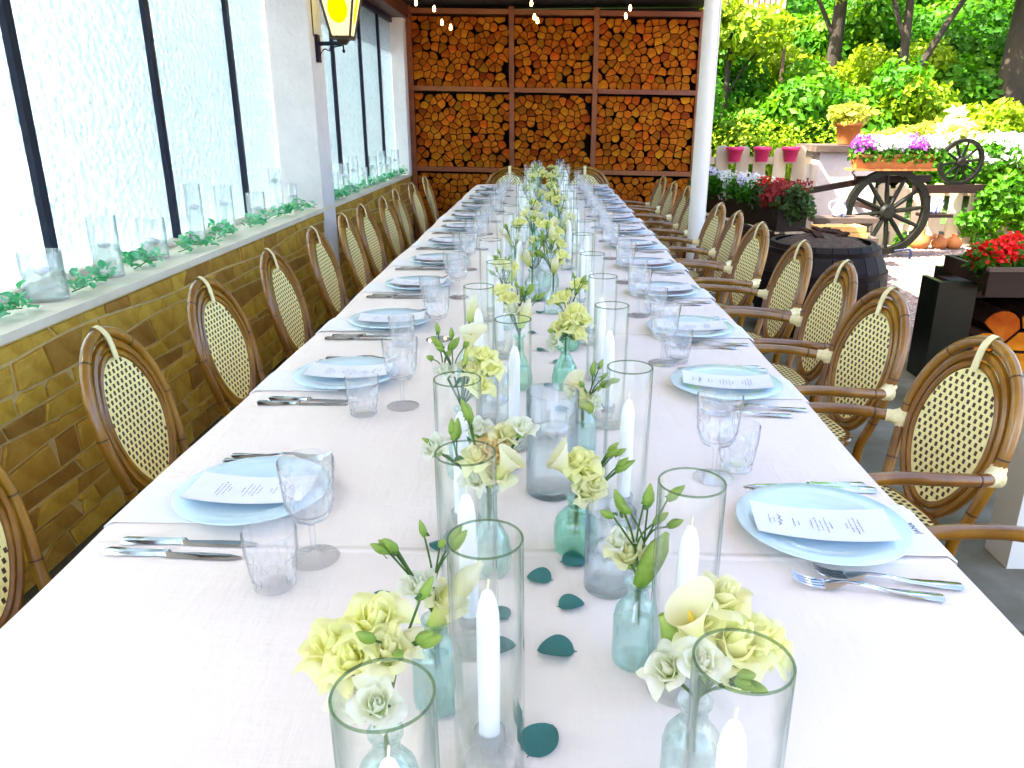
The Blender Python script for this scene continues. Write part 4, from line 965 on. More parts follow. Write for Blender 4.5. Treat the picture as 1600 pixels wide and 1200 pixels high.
SP = [('slim', 'clear', (.172, .578), 'front right bottle', [('rose_big', .205, .575, .935), ('calla', .160, .572, .958), ('lis', .138, .555, .919), ('lis', .166, .545, .935), ('buds', .186, .548, .918), ('lis_yellow', .168, .592, .945), ('rose', .232, .585, .928), ('lis_cream', .196, .600, .965), ('calla_bud', .15, .59, .925)]),
 ('slim', 'aqua', (-.105, .53), 'front left bottle', [('rose', -.128, .52, .952), ('lis_cream', -.094, .52, .960), ('lis', -.098, .48, .938), ('lis_cream', -.135, .53, .926), ('buds', -.086, .53, .968), ('rose', -.112, .545, .972), ('lis_yellow', -.150, .54, .948), ('lis', -.12, .50, .925)]),
 ('slim', 'aqua', (-.083, .69), 'left bottle behind the front tube', [('lis', -.101, .69, .908), ('buds', -.106, .69, .936), ('buds', -.084, .70, .938), ('calla_closed', -.060, .70, .890), ('calla_closed', -.048, .705, .905), ('lis_cream', -.070, .70, .885)]),
 ('slim', 'aqua', (.142, .77), 'aqua bottle right of the loose leaves', [('buds', .132, .77, .940), ('buds', .146, .77, .948), ('lis', .118, .79, .909), ('calla_bud', .162, .77, .905), ('lis_cream', .128, .785, .895)]),
 ('round', 'green', (.080, 1.02), 'round green bottle mid right', [('calla', .055, 1.02, .898), ('lis_yellow', .097, 1.03, .888), ('lis_cream', .094, 1.0, .862), ('buds', .120, 1.02, .876), ('buds', .110, 1.04, .892), ('lis_cream', .108, 1.01, .872), ('rose', .082, 1.03, .90)]),
 ('tall', 'aqua', (-.045, .96), 'mid left bottle inside the tube cluster', [('rose_peach', -.036, .95, .955), ('lis', -.061, .97, .977), ('lis', -.117, .93, .962), ('lis', .005, .95, .984), ('calla', -.015, .92, .942), ('buds', -.062, .93, .975), ('buds', -.095, .93, .955), ('lis', -.062, .93, .915), ('lis_cream', -.018, .96, .972), ('lis_yellow', -.058, .94, .945), ('lis_cream', -.03, .93, .925)]),
 ('tall', 'aqua', (-.115, 1.27), 'left bottle behind the fourth tube', [('calla', -.097, 1.27, 1.015), ('buds', -.150, 1.26, .992), ('lis_yellow', -.072, 1.27, .99), ('lis', -.140, 1.25, .965), ('buds', -.128, 1.25, .995), ('lis_yellow', -.080, 1.25, .94), ('lis_cream', -.098, 1.26, .965), ('rose', -.062, 1.28, .965)]),
 ('slim', 'aqua', (.105, 1.38), 'right bottle behind the tall water vase', [('calla', .092, 1.38, .890), ('buds', .121, 1.38, .896), ('buds', .128, 1.38, .905), ('lis', .134, 1.38, .862), ('lis_cream', .108, 1.39, .868), ('calla_closed', .085, 1.38, .87)]),
 ('tall', 'green', (.080, 1.76), 'green bottle of yellow roses', [('rose', .088, 1.76, .935), ('lis_yellow', .112, 1.76, .894), ('lis', .047, 1.74, .873), ('buds', .059, 1.76, .904), ('lis_yellow', .127, 1.78, .928), ('rose', .068, 1.76, .91), ('rose', .105, 1.77, .95)]),
 ('tall', 'aqua', (-.155, 1.80), 'far left bottle of one calla', [('calla_closed', -.140, 1.8, .955)]),
 ('tall', 'green', (-.03, 1.76), 'middle bottle behind the second cluster', [('lis', -.047, 1.75, .953), ('buds', -.009, 1.75, .969), ('calla_closed', -.012, 1.75, .953), ('lis_yellow', -.079, 1.8, .99), ('buds', -.03, 1.75, .985), ('rose', -.055, 1.76, .98), ('lis_cream', -.02, 1.77, .935)])]
for n, (kd, mt, (x, y), wh, fl) in enumerate(SP):
    col = {'clear': 'clear', 'aqua': 'pale aqua', 'green': 'green'}[mt]; nn = {'slim': 'ribbed', 'round': 'squat ribbed', 'tall': 'long necked'}[kd]
    nk = bottle(x, y, kd, mt, f'{col} {nn} glass flower bottle: {wh}')
    cnt = {}
    for k, hx, hy, hz in fl:
        cnt[k] = cnt.get(k, 0)+1; many = sum(1 for q in fl if q[0] == k) > 1
        side = 'left' if hx < x-.005 else 'right' if hx > x+.005 else 'middle'
        flower(k, nk, (hx, hy, hz), f'in the {wh}'+(f', {ORD[cnt[k]-1]} one' if many else ''), True, toward=((hx-.03)*-.6, -.35, .15) if 'calla' not in k else (max(-.9, min(.9, (hx-x)*16-.12)), .12, .15))
yy = 2.1; k = 0; far = []
while yy < 7.6: far.append(((-.055 if k % 2 else .085)+rf.uniform(-.04, .04), yy)); yy += rf.uniform(.15, .23); k += 1
for i, (x, y) in enumerate(far):
    kd, mt = rf.choice(['tall', 'slim', 'round', 'tall']), rf.choice(['aqua', 'aqua', 'clear', 'green']); wh = f'{ORD[i]} far bottle'
    nk = bottle(x, y, kd, mt, f'{ {"aqua": "pale aqua", "green": "green", "clear": "clear"}[mt]} small glass flower bottle: {wh}')
    ks = rf.choice([['rose', 'lis_yellow', 'buds', 'rose', 'buds'], ['lis_yellow', 'buds', 'buds', 'calla_closed', 'rose'], ['rose', 'rose', 'lis', 'lis_yellow'], ['lis_yellow', 'calla', 'buds', 'lis', 'rose'], ['buds', 'buds', 'lis_cream', 'rose', 'calla_closed']])
    a0 = rf.uniform(0, 6); cnt = {}
    for q, kk in enumerate(ks):
        a = a0+q*TAU/len(ks); s = rf.uniform(.02, .045); cnt[kk] = cnt.get(kk, 0)+1
        flower(kk, nk, (x+s*math.cos(a), y+s*math.sin(a), nk[2]+rf.uniform(.045, .115)), f'in the {wh} from the near end'+(f', {ORD[cnt[kk]-1]} one' if ks.count(kk) > 1 else ''), False, toward=(0, -.3, .1))

# water vases with floating candles
def vase_mesh(R, H, lv, mt):
    th = .003; a = MB().lathe([(.001, 0), (R-.002, 0), (R, .003), (R, H-.001), (R-.001, H), (R-th+.001, H), (R-th, H-.001), (R-th, .012), (R-th-.004, .009), (.001, .009)], 40).mesh('water_vase', mt)
    w = MB().lathe([(.001, .0095), (R-th-.0045, .0095), (R-th-.0004, .0125), (R-th-.0004, lv), (.001, lv-.0006)], 40).mesh('water', 'water')
    q = min(.024, R*.58); f = MB().lathe([(.001, lv-.010), (q*.5, lv-.010), (q*.9, lv-.003), (q, lv+.005), (q*.92, lv+.010), (q*.4, lv+.013), (.001, lv+.0135)], 24).mesh('floating_candle', 'wax')
    k = MB().tube([(0, 0, lv+.013), (.001, 0, lv+.021)], .001, 5).mesh('wick', 'wick'); return a, w, f, k
VC = {}
def vase(x, y, z, R, H, lv, label, cl, grp):
    mt = 'tube' if z > .76 and abs(x) < 1 and z < .77 else 'vase'; key = (R, H, lv, mt)
    if key not in VC: VC[key] = vase_mesh(R, H, lv, mt)
    a, w, f, k = VC[key]
    o = tag(obj('water_vase', a, None, (x, y, z)), label, 'vase', grp); obj('water', w, o)
    fc = tag(obj('floating_candle', f, None, (x+rf.uniform(-.006, .006), y+rf.uniform(-.006, .006), z)), cl, 'candle', 'floating candles'); obj('wick', k, fc)
g = 'water vases between the candle tubes'
vase(.045, 1.215, ZT, .0445, .185, .115, 'tall wide water vase with floating candle behind the green bottle', 'white floating candle in the tall wide water vase', g)
vase(.122, .925, ZT, .034, .120, .060, 'small water vase behind the aqua bottle on the right', 'white floating candle in the small vase behind the aqua bottle', g)
vase(-.075, 1.53, ZT, .04, .12, .05, 'low water vase between the left candle tubes', 'white floating candle in the low vase on the left', g)
vase(.03, 2.75, ZT, .042, .17, .11, 'tall water vase in the middle of the far flowers', 'white floating candle in the far middle water vase', g)
vase(.04, 4.3, ZT, .042, .17, .11, 'most distant tall water vase among the flowers', 'white floating candle in the most distant table vase', g)

# loose eucalyptus leaves on the cloth
def euc_mesh(seed):
    r = random.Random(seed); n = 14; L = 1; W_ = r.uniform(.44, .54); m = MB(); hump = r.uniform(.04, .12)
    def f(u, v):
        s = (u-.5)*2; w = W_*math.sin(PI*v**.85)**.6*(1-.15*v); return (L*(v-.5)+.0, s*w, hump*(math.sin(PI*v))+.16*abs(s)**1.3*(w)+.02)
    m.grid(f, 4, n); m.grid(lambda u, v: tuple(Vector(f(1-u, v))-Vector((0, 0, .012))), 4, n)
    m.tube([(-.5, 0, .02), (-.56, .01, .015)], .016, 5); return m.mesh('eucalyptus_leaf', 'leaf_euc')
EU = [euc_mesh(k) for k in range(5)]
EL = [(-.186, .883, .033, .6, 'leaf left of the white lisianthus bottle'), (.026, .941, .036, 2.9, 'leaf lying just ahead of the round green bottle'), (.070, .879, .036, .2, 'leaf lying left of the aqua bottle'), (.048, .784, .046, 3.1, 'large leaf in the middle of the cloth'), (.031, .640, .047, 1.0, 'heart shaped leaf nearest the camera beside the front tube'), (-.018, .787, .036, .3, 'leaf half behind the front left tube'), (-.026, .857, .033, 2.4, 'leaf behind the front left candle'), (.078, .985, .040, .1, 'leaf tucked under the round green bottle'), (-.057, 1.077, .036, 1.6, 'leaf behind the third left tube'), (-.035, 1.30, .038, .2, 'leaf beside the left candle holder'), (.035, 1.435, .036, .2, 'leaf behind the tall wide water vase'), (.125, 1.22, .036, 0, 'leaf between water vase and right tube'), (-.128, 1.02, .034, 2.3, 'leaf leaning left of the mid left cluster')]
for x, y, s, a, lb in EL:
    o = tag(obj('eucalyptus_leaf', EU[rf.randrange(5)], None, (x, y, ZT-.0002), (rf.uniform(-.1, .1), rf.uniform(-.1, .1), a)), 'blue green eucalyptus '+lb, 'leaf', 'loose eucalyptus leaves'); o.scale = (s, s, s)
for i in range(39):
    y = 1.5+i*.152+rf.uniform(-.04, .04); s = rf.uniform(.022, .034)
    o = tag(obj('eucalyptus_leaf', EU[rf.randrange(5)], None, (.035+rf.uniform(-.045, .045), y, ZT-.0002), (0, 0, rf.uniform(0, 6))), f'small loose eucalyptus leaf, {ORD[i]} along the trail down the table middle', 'leaf', 'loose eucalyptus leaves'); o.scale = (s, s, s)

# ------------------------------------------------------------------ window sill: vases and greenery
SV = [(-1.688, 2.536, .068, .165, .095, 'wide low'), (-1.695, 2.948, .054, .235, .12, 'medium tall'), (-1.724, 3.38, .06, .175, .07, 'wide half empty'), (-1.735, 3.857, .040, .285, .17, 'tall slim'), (-1.735, 4.234, .047, .245, .15, 'medium'), (-1.74, 4.72, .055, .17, .07, 'short wide'), (-1.74, 5.10, .040, .29, .21, 'tallest slim'), (-1.72, 5.36, .034, .17, .09, 'small')]
for i, (x, y, R, H, lv, d) in enumerate(SV):
    vase(x, y, .787, R, H, lv, f'{d} clear water vase on the sill, {ORD[i]} of the near window', f'floating candle in the {d} sill vase, near window', 'water vases on the window sill')
for i, (y, R, H) in enumerate([(6.02, .04, .20), (6.42, .04, .25), (6.72, .04, .29), (7.1, .045, .18), (7.5, .042, .26), (7.85, .045, .29), (8.2, .04, .22), (8.6, .042, .28)]):
    vase(-1.615+rf.uniform(-.01, .01), y, .787, R, H, H*.6, f'clear water vase on the sill, {ORD[i]} of the far window', f'floating candle in the {ORD[i]} far window sill vase', 'water vases on the window sill')
def sprig(seed, n, span):
    rr = np.random.default_rng(seed); t = MB(); V = []
    m = MB()
    for k in range(n):
        y = rr.uniform(-span, span); x = rr.normal(0, .028)-.02; z = abs(rr.normal(0, .024))+.008; a = rr.uniform(0, TAU); s = rr.uniform(.024, .040); e = rr.uniform(-.4, 1.0)
        M = T(x, y, z) @ RZ(a) @ RY(-e) @ Matrix.Scale(s, 4)
        m.grid(lambda u, v: (v, (u-.5)*.95*math.sin(PI*(v*.95+.02))**.5, .18*(u-.5)**2*4+.1*math.sin(PI*v)), 2, 4, M)
    st = MB().tube(arc([(0, -span, .006), (.01, -span*.3, .016), (-.015, span*.4, .012), (0, span, .006)], 6), .002, 5)
    return m.mesh('foliage', 'leaf_sill'), st.mesh('stem', 'stem')
SG = [sprig(k, 40, .11) for k in range(4)]
SY = [2.26, 2.73, 3.17, 3.60, 4.02, 4.46, 4.92, 5.26]
for i, y in enumerate(SY+[5.98, 6.2, 6.58, 6.92, 7.3, 7.68, 8.02, 8.4, 8.75]):
    nw = i < 8
    t = thing('eucalyptus_sprig', f'leafy eucalyptus sprig lying on the sill, {ORD[i if nw else i-8]} of the {"near" if nw else "far"} window', 'sprig', (-1.66 if nw else -1.60, y, .787), (0, 0, rf.choice([0, PI])+rf.uniform(-.1, .1)), 'greenery on the window sill')
    a, b = SG[i % 4]; tag(obj('foliage', a, t), kind='stuff'); obj('stem', b, t); t.scale = (1, 1, 1.15)

# ------------------------------------------------------------------ garden: things near the patio
def shrub_mesh(seed, blobs, n, L, Wd, m):
    g = np.random.default_rng(seed); P, N = blob_points(g, blobs, n); return leaves(P, N, L, Wd, g, m, 'foliage')
def florets(seed, blobs, n, s, m, name='blossom'):
    g = np.random.default_rng(seed); P, N = blob_points(g, blobs, n); P = P+N*s*.4; return leaves(P, N, s, s*.9, g, m, name, .15, .9)
def cask():
    t = thing('old_cask', 'big dark brown wooden cask filled with bark behind the armchairs', 'cask', (1.86, 5.2, 0))
    n = 22
    for k in range(n):
        a0, a1 = TAU*k/n+.006, TAU*(k+1)/n-.006; m = MB(); vs = []; ro = []
        for z in np.linspace(0, .60, 9):
            r = .31+.12*math.sin(PI*min(1, z/.62))**.8
            for rr_ in (r, r-.03):
                for a in (a0, a1): vs.append((rr_*math.cos(a), rr_*math.sin(a), z))
        fs = []
        for i in range(8):
            b = i*4; fs += [(b, b+1, b+5, b+4), (b+3, b+2, b+6, b+7), (b+1, b+3, b+7, b+5), (b+2, b, b+4, b+6)]
        fs += [(0, 2, 3, 1), (32, 33, 35, 34)]
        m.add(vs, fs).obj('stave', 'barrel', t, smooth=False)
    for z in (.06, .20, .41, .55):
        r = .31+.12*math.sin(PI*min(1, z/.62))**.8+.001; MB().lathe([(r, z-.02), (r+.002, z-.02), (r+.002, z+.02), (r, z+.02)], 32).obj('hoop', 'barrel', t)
    g = random.Random(8)
    MB().grid(lambda u, v: (.295*v*math.cos(TAU*u), .295*v*math.sin(TAU*u), .575+.075*(1-v*v)+.012*math.sin(u*31)*v), 24, 6).obj('bark_filling', 'soil', t)
    for k in range(10):
        a, q = g.uniform(0, TAU), g.uniform(.03, .18); L = g.uniform(.07, .14); b = g.uniform(0, PI)
        MB().beam((q*math.cos(a)-L/2*math.cos(b), q*math.sin(a)-L/2*math.sin(b), .64), (q*math.cos(a)+L/2*math.cos(b), q*math.sin(a)+L/2*math.sin(b), .66), .05, .015).obj('bark_piece', 'bark', t, smooth=False)
cask()
def trough(name, label, a, b, w, h, z0, mt):
    a, b = Vector(a), Vector(b); d = (b-a); L = d.length; ang = math.atan2(d.y, d.x)
    t = thing(name, label, 'planter', (a.x, a.y, z0), (0, 0, ang))
    MB().box(0, L, -w/2, -w/2+.02, 0, h).obj('side_board', mt, t, smooth=False); MB().box(0, L, w/2-.02, w/2, 0, h).obj('side_board', mt, t, smooth=False)
    MB().box(.0, .02, -w/2+.021, w/2-.021, 0, h).obj('end_board', mt, t, smooth=False); MB().box(L-.02, L, -w/2+.021, w/2-.021, 0, h).obj('end_board', mt, t, smooth=False)
    MB().box(.021, L-.021, -w/2+.021, w/2-.021, .005, h-.025).obj('soil', 'soil', t, smooth=False); return t
trough('flower_trough', 'long dark wooden trough of geraniums behind the armchairs', (1.60, 7.95), (1.94, 6.15), .24, .17, .53, 'darkwood')
# firewood under the trough
r = random.Random(41)
for i in range(34):
    q = r.uniform(0, 1); x = 1.58+.34*q; y = 7.9-1.7*q; row = i % 3; L = r.uniform(.28, .36)
    m = MB(); k = 6; rr_ = [r.uniform(.055, .085) for _ in range(k)]
    vs = [(s*L/2, rr_[j]*math.cos(TAU*j/k), rr_[j]*math.sin(TAU*j/k)) for s in (-1, 1) for j in range(k)]
    m.add(vs, [(j, (j+1) % k, k+(j+1) % k, k+j) for j in range(k)], 1); m.add(vs, [tuple(range(k-1, -1, -1)), tuple(range(k, 2*k))], 0)
    o = m.obj('log', ['logend', 'bark'], smooth=False); o.location = (x+r.uniform(-.03, .03), y, .085+.15*row); o.rotation_euler = (0, 0, r.uniform(-.15, .15)+.2)
    tag(o, f'split log under the geranium trough, {["lowest", "middle", "upper"][row]} row, {ORD[i//3]} from the far end', 'log', 'logs under the flower trough')
def plant(name, label, cat, loc, parts, grp=None, scale=1):
    t = thing(name, label, cat, loc, group=grp); t.scale = (scale,)*3
    for nm, me in parts: tag(obj(nm, me, t), kind='stuff')
    return t
GB = [(0, 0, .10, .16, .16, .13), (.08, .06, .14, .1, .1, .1), (-.09, -.04, .13, .11, .1, .1)]
GF = [(.05, -.08, .22, .05, .05, .045), (-.08, -.03, .23, .045, .045, .04), (.02, .07, .25, .05, .05, .04)]
g_leaf = shrub_mesh(1, GB, 420, .06, .05, 'leaf_dark'); g_leaf2 = shrub_mesh(2, GB, 420, .06, .045, 'leaf_c'); g_leaf3 = shrub_mesh(3, GB, 380, .06, .05, 'leaf_pale'); g_leaf4 = shrub_mesh(6, GB, 420, .06, .05, 'darkred')
f_red = florets(4, GF, 150, .026, 'red'); f_dark = florets(5, GF, 150, .028, 'darkred'); f_white = florets(6, GF, 130, .026, 'whitefl'); f_mauve = florets(7, GF, 130, .026, 'mauve')
TP = [(.04, g_leaf2, f_mauve, 'leafy green geranium with mauve blooms'), (.16, g_leaf2, f_mauve, 'bright green geranium with pale mauve blooms'), (.28, g_leaf2, f_white, 'green geranium with a few white blooms'), (.40, g_leaf3, f_white, 'pale variegated geranium'), (.52, g_leaf2, f_mauve, 'tall green geranium in mid trough'), (.64, g_leaf2, f_white, 'bushy green geranium with few white blooms'), (.76, g_leaf, f_red, 'dark geranium with shaded red blooms'), (.87, g_leaf4, f_dark, 'deep red leaved geranium'), (.97, g_leaf, f_dark, 'trailing dark red geranium')]
for i, (q, l, f, lb) in enumerate(TP):
    plant('geranium', f'{lb}, {ORD[i]} from the far end of the trough', 'plant', (1.60+.35*q+.02, 7.95-1.8*q, .635), [('foliage', l), ('blossom', f)], 'geraniums in the long trough', .98).rotation_euler = (0, 0, i*1.3)
# black wood bin with red geraniums
t = thing('wood_bin', 'black wooden firewood bin with a planter top beside the armchairs', 'bin', (2.10, 4.08, 0))
MB().box(0, .20, 0, .04, 0, .55).obj('side_panel', 'blackbox', t, smooth=False)
MB().box(0, .03, .041, .20, 0, .55).obj('side_panel', 'blackbox', t, smooth=False)
MB().box(.21, .98, .45, .5, 0, .55).obj('back_panel', 'blackbox', t, smooth=False)
MB().box(.95, .98, 0, .449, 0, .55).obj('side_panel', 'blackbox', t, smooth=False)
MB().box(.201, .949, .02, .449, .0, .03).obj('floor_board', 'darkwood', t, smooth=False)
MB().box(.201, .949, .0, .449, .47, .50).obj('shelf_board', 'darkwood', t, smooth=False)
MB().box(.17, 1.0, -.13, -.10, .50, .64).obj('planter_board', 'darkwood', t, smooth=False)
MB().box(.17, 1.0, .30, .33, .552, .64).obj('planter_board', 'darkwood', t, smooth=False)
MB().box(.17, .20, -.099, .299, .552, .64).obj('planter_board', 'darkwood', t, smooth=False)
MB().box(.201, .99, -.099, .299, .552, .61).obj('soil', 'soil', t, smooth=False)
MB().box(.15, 1.02, -.16, -.131, .635, .655).obj('edge_strip', 'oldwood', t, smooth=False)
for i, q in enumerate([(.05, .0, 'nearest the bin corner'), (.20, .08, 'second along the bin'), (.36, .0, 'third along the bin'), (.55, .06, 'fourth along the bin'), (.75, .04, 'last along the bin')]):
    plant('geranium', f'bright red geranium in the bin planter, {q[2]}', 'plant', (2.29+q[0]*.85, 4.06+q[1], .60), [('foliage', g_leaf2), ('blossom', florets(40+i, [(0, -.06, .16, .10, .09, .07), (.06, .0, .19, .08, .08, .06), (-.07, -.02, .14, .09, .09, .07)], 900, .036, 'red'))], 'red geraniums in the bin planter', .72).rotation_euler = (0, 0, i*.9)
r = random.Random(17)
for A, p, poly in log_shapes(2.34, 3.02, .035, .465, .15, r):
    o = log_mesh(p, poly, .36, 0).obj('log', ['logend', 'bark'], smooth=False); o.location = (p[0], 4.07+r.uniform(0, .04), p[1]); o.scale = (.97, 1, .97)
    tag(o, f'split log inside the black bin, {ORD[p[2]]} row up, {ORD[p[3]]} from its left', 'log', 'logs in the black bin')

# fence, pillar, pots
def picket_fence(label, x0, x1, y, h, w, gap, lean=0):
    t = thing('picket_fence', label, 'fence', (0, y, -.05)); x = x0; r = random.Random(int(x0*10))
    while x < x1:
        hh = h+r.uniform(-.015, .015); a = r.uniform(-.02, .02)
        M = T(x, 0, 0) @ RY(a); MB().add([M @ Vector(v) for v in ((0, -.012, 0), (w, -.012, 0), (w, -.012, hh-.03), (w*.75, -.012, hh), (w*.25, -.012, hh), (0, -.012, hh-.03), (0, .012, 0), (w, .012, 0), (w, .012, hh-.03), (w*.75, .012, hh), (w*.25, .012, hh), (0, .012, hh-.03))], [(0, 1, 2, 3, 4, 5), (11, 10, 9, 8, 7, 6), (0, 6, 7, 1), (1, 7, 8, 2), (2, 8, 9, 3), (3, 9, 10, 4), (4, 10, 11, 5), (5, 11, 6, 0)]).obj('picket', 'pickets', t, smooth=False)
        x += w+gap
    for z in (h*.28, h*.86): MB().box(x0-.1, x1+.1, .014, .05, z-.04, z+.04).obj('rail', 'pickets', t, smooth=False)
    return t
picket_fence('cream picket fence with pink pots left of the plastered pillar', 1.78, 3.0, 9.38, 1.11, .145, .075)
picket_fence('cream picket fence half hidden by ivy right of the pillar', 3.86, 8.6, 9.30, .70, .135, .075)
MT['plaster'] = surf('aged_plaster', [(.3, (.42, .36, .32)), (.7, (.56, .50, .46))], 4, rough=.9, bumpk=.4, bdist=.01)
t = thing('garden_pillar', 'white plastered garden pillar with a mossy stone cap', 'pillar', (3.43, 9.45, -.05))
MB().box(-.33, .33, -.3, .3, 0, 1.06).obj('shaft', 'plaster', t, smooth=False); MB().box(-.40, .40, -.37, .37, 1.061, 1.13).obj('cap_stone', 'oldwood', t, smooth=False)
pot = MB().lathe([(.001, 0), (.10, 0), (.105, .01), (.135, .20), (.15, .20), (.152, .235), (.14, .237), (.13, .21), (.001, .205)], 28)
o = tag(obj('terracotta_pot', pot.mesh('terracotta_pot', 'terra'), None, (3.46, 9.36, 1.082)), 'terracotta pot standing on the plastered pillar', 'pot')
plant('potted_plant', 'yellow green leafy plant growing in the terracotta pot', 'plant', (3.46, 9.36, 1.285), [('foliage', shrub_mesh(12, [(0, 0, .10, .17, .17, .12), (.10, 0, .13, .13, .12, .09), (-.11, .02, .12, .13, .12, .1)], 300, .10, .065, 'gold_leaf'))])
pk = MB().lathe([(.001, 0), (.062, 0), (.066, .004), (.088, .12), (.098, .12), (.102, .16), (.094, .162), (.086, .13), (.001, .128)], 24).mesh('pink_pot', 'pink')
for x, w in ((2.17, 'left'), (2.48, 'middle'), (2.80, 'right')):
    tag(obj('pink_pot', pk, None, (x, 9.24, .90)), f'pink flower pot hanging on the picket fence, {w} of three', 'pot', 'pink pots on the fence')
# cart with big wheel, second wheel
def wheel_on(t, R, spokes, th, hub):
    rm = MB(); n = 48
    def ring(r0, r1, y0, y1): 
        vs = [(q*math.cos(TAU*k/n), yy, q*math.sin(TAU*k/n)) for (q, yy) in ((r0, y0), (r1, y0), (r1, y1), (r0, y1)) for k in range(n)]
        rm.add(vs, [(a*n+k, a*n+(k+1) % n, ((a+1) % 4)*n+(k+1) % n, ((a+1) % 4)*n+k) for a in range(4) for k in range(n)])
    ring(R*.85, R, -th/2, th/2); rm.obj('rim', 'wheel', t, smooth=False)
    MB().lathe([(.001, -hub*.9), (hub*.55, -hub*.9), (hub*.75, -hub*.5), (hub, -hub*.3), (hub, hub*.3), (hub*.7, hub*.6), (.001, hub*.6)], 20, M=RX(PI/2)).obj('hub', 'wheel', t)
    for k in range(spokes):
        a = TAU*k/spokes+.12; c, s = math.cos(a), math.sin(a); MB().tube([(hub*.8*c, 0, hub*.8*s), (R*.4*c, 0, R*.4*s), (R*.87*c, 0, R*.87*s)], [th*.30, th*.34, th*.24], 7).obj('spoke', 'wheel', t)
t = thing('old_cart', 'old wooden cart with one big spoked wheel on the gravel', 'cart', (3.61, 8.4, .43)); t.rotation_euler = (0, 0, .06)
w_ = obj('wheel', None, t, (0, 0, 0))
wheel_on(w_, .445, 12, .075, .085)
MB().beam((-.78, .22, .20), (-.16, .20, .31), .06, .06).obj('shaft', 'darkwood', t, smooth=False)
MB().beam((-.30, .18, .32), (.50, .18, .33), .07, .07).obj('bolster', 'darkwood', t, smooth=False)
MB().beam((.0, -.03, 0), (.0, .75, .02), .05, .05).obj('axle', 'darkwood', t, smooth=False)
MB().tube(arc([(.12, -.06, -.40), (.24, -.14, -.38), (.25, -.14, -.475)], 5), .012, 6).obj('prop_foot', 'iron', t)
for x in (-.32, .30): MB().tube(arc([(x, .14, .36), (x-.05, .10, .40), (x, .06, .44), (x+.05, .10, .45)], 5), .007, 6).obj('box_bracket', 'iron', t)
t = thing('small_wheel', 'smaller dark cart wheel leaning above the ivy covered fence', 'wheel', (4.68, 9.18, .895)); t.rotation_euler = (.08, 0, .1); wheel_on(t, .255, 10, .05, .055)
tag(MB().beam((4.20, 9.17, .60), (5.9, 9.17, .61), .07, .09).obj('dark_rail', 'darkwood', smooth=False), 'dark horizontal beam under the smaller cart wheel', 'beam')
# flower box on the cart
def flower_box():
    t = thing('flower_box', 'long terracotta flower box standing above the big wheel', 'planter', (3.60, 8.42, .875))
    m = MB(); L, w, h = .40, .085, .14
    def sec(z, e): return [(-L-e, -w-e, z), (L+e, -w-e, z), (L+e, w+e, z), (-L-e, w+e, z)]
    vs = sec(0, -.02)+sec(h-.03, 0)+sec(h-.03, .012)+sec(h, .014)+sec(h, 0)+sec(h-.03, -.005)
    fs = [(3, 2, 1, 0)]+[(4*k+i, 4*k+(i+1) % 4, 4*k+4+(i+1) % 4, 4*k+4+i) for k in range(5) for i in range(4)]+[(20, 21, 22, 23)]
    m.add(vs, fs).obj('box', 'terra', t, smooth=False)
    MB().box(-.44, .42, -.10, .10, -.022, -.002).obj('tray', 'terra', t, smooth=False)
flower_box()
for i, (dx, f, lb) in enumerate([(-.32, 'purple', 'magenta purple petunia at the left end'), (-.14, 'whitefl', 'white petunia beside the magenta one'), (.04, 'mauve', 'pale mauve petunia in the middle'), (.20, 'purple', 'violet petunia right of the middle'), (.36, 'whitefl', 'white trailing petunia at the right end')]):
    plant('petunia', lb+' of the terracotta box', 'plant', (3.60+dx, 8.41, .99), [('foliage', shrub_mesh(50+i, [(0, 0, .04, .13, .10, .09), (.05, -.06, .02, .08, .06, .07)], 260, .055, .04, 'leaf_c')), ('blossom', florets(60+i, [(0, -.02, .13, .11, .09, .065)], 230, .045, f))], 'petunias in the terracotta box')
# bench plank, jugs, yellow planks
t = thing('plank_bench', 'weathered grey plank bench in front of the plastered pillar', 'bench', (2.96, 7.9, -.05))
MB().box(-.28, .32, -.13, .13, .44, .49).obj('seat', 'oldwood', t, smooth=False)
for x in (-.2, .22): MB().box(x-.03, x+.03, -.1, .1, 0, .439).obj('leg', 'oldwood', t, smooth=False)
jug = MB().lathe([(.001, 0), (.055, 0), (.068, .03), (.07, .07), (.05, .12), (.042, .15), (.05, .175), (.046, .175), (.038, .15), (.001, .14)], 20)
jug_me = jug.mesh('jug', 'enamel'); jh = MB().tube(arc([(.045, 0, .15), (.09, 0, .14), (.10, 0, .09), (.068, 0, .05)], 5), .007, 6).mesh('handle', 'enamel')
for (x, y, z, lb, rz) in ((2.93, 7.88, .442, 'blue and white enamel jug standing on the plank bench', 2.6), (4.34, 8.9, .36, 'blue and white enamel jug right of the big wheel', .2)):
    o = tag(obj('enamel_jug', jug_me, None, (x, y, z), (0, 0, rz)), lb, 'jug', 'blue and white jugs'); obj('handle', jh, o)
tag(MB().box(4.2, 4.5, 8.78, 9.02, .325, .358).obj('jug_shelf', 'darkwood', smooth=False), 'small dark shelf board under the enamel jug by the fence', 'shelf')
t = thing('stone_plinth', 'low brown stone block under the yellow split planks', 'stone block', (2.72, 7.2, -.05)); MB().box(-.30, .28, -.16, .16, 0, .40).obj('block', 'oldwood', t, smooth=False)
for k, (x, z, l) in enumerate(((2.72, .351, 'lower'), (2.70, .402, 'upper'))):
    tag(MB().box(-.20-.05*k, .18, -.10, .10, 0, .048).obj('yellow_plank', 'yellowwood', smooth=False), f'yellow split plank on the stone block, {l} of two', 'plank', 'yellow split planks').location = (x, 7.14, z)
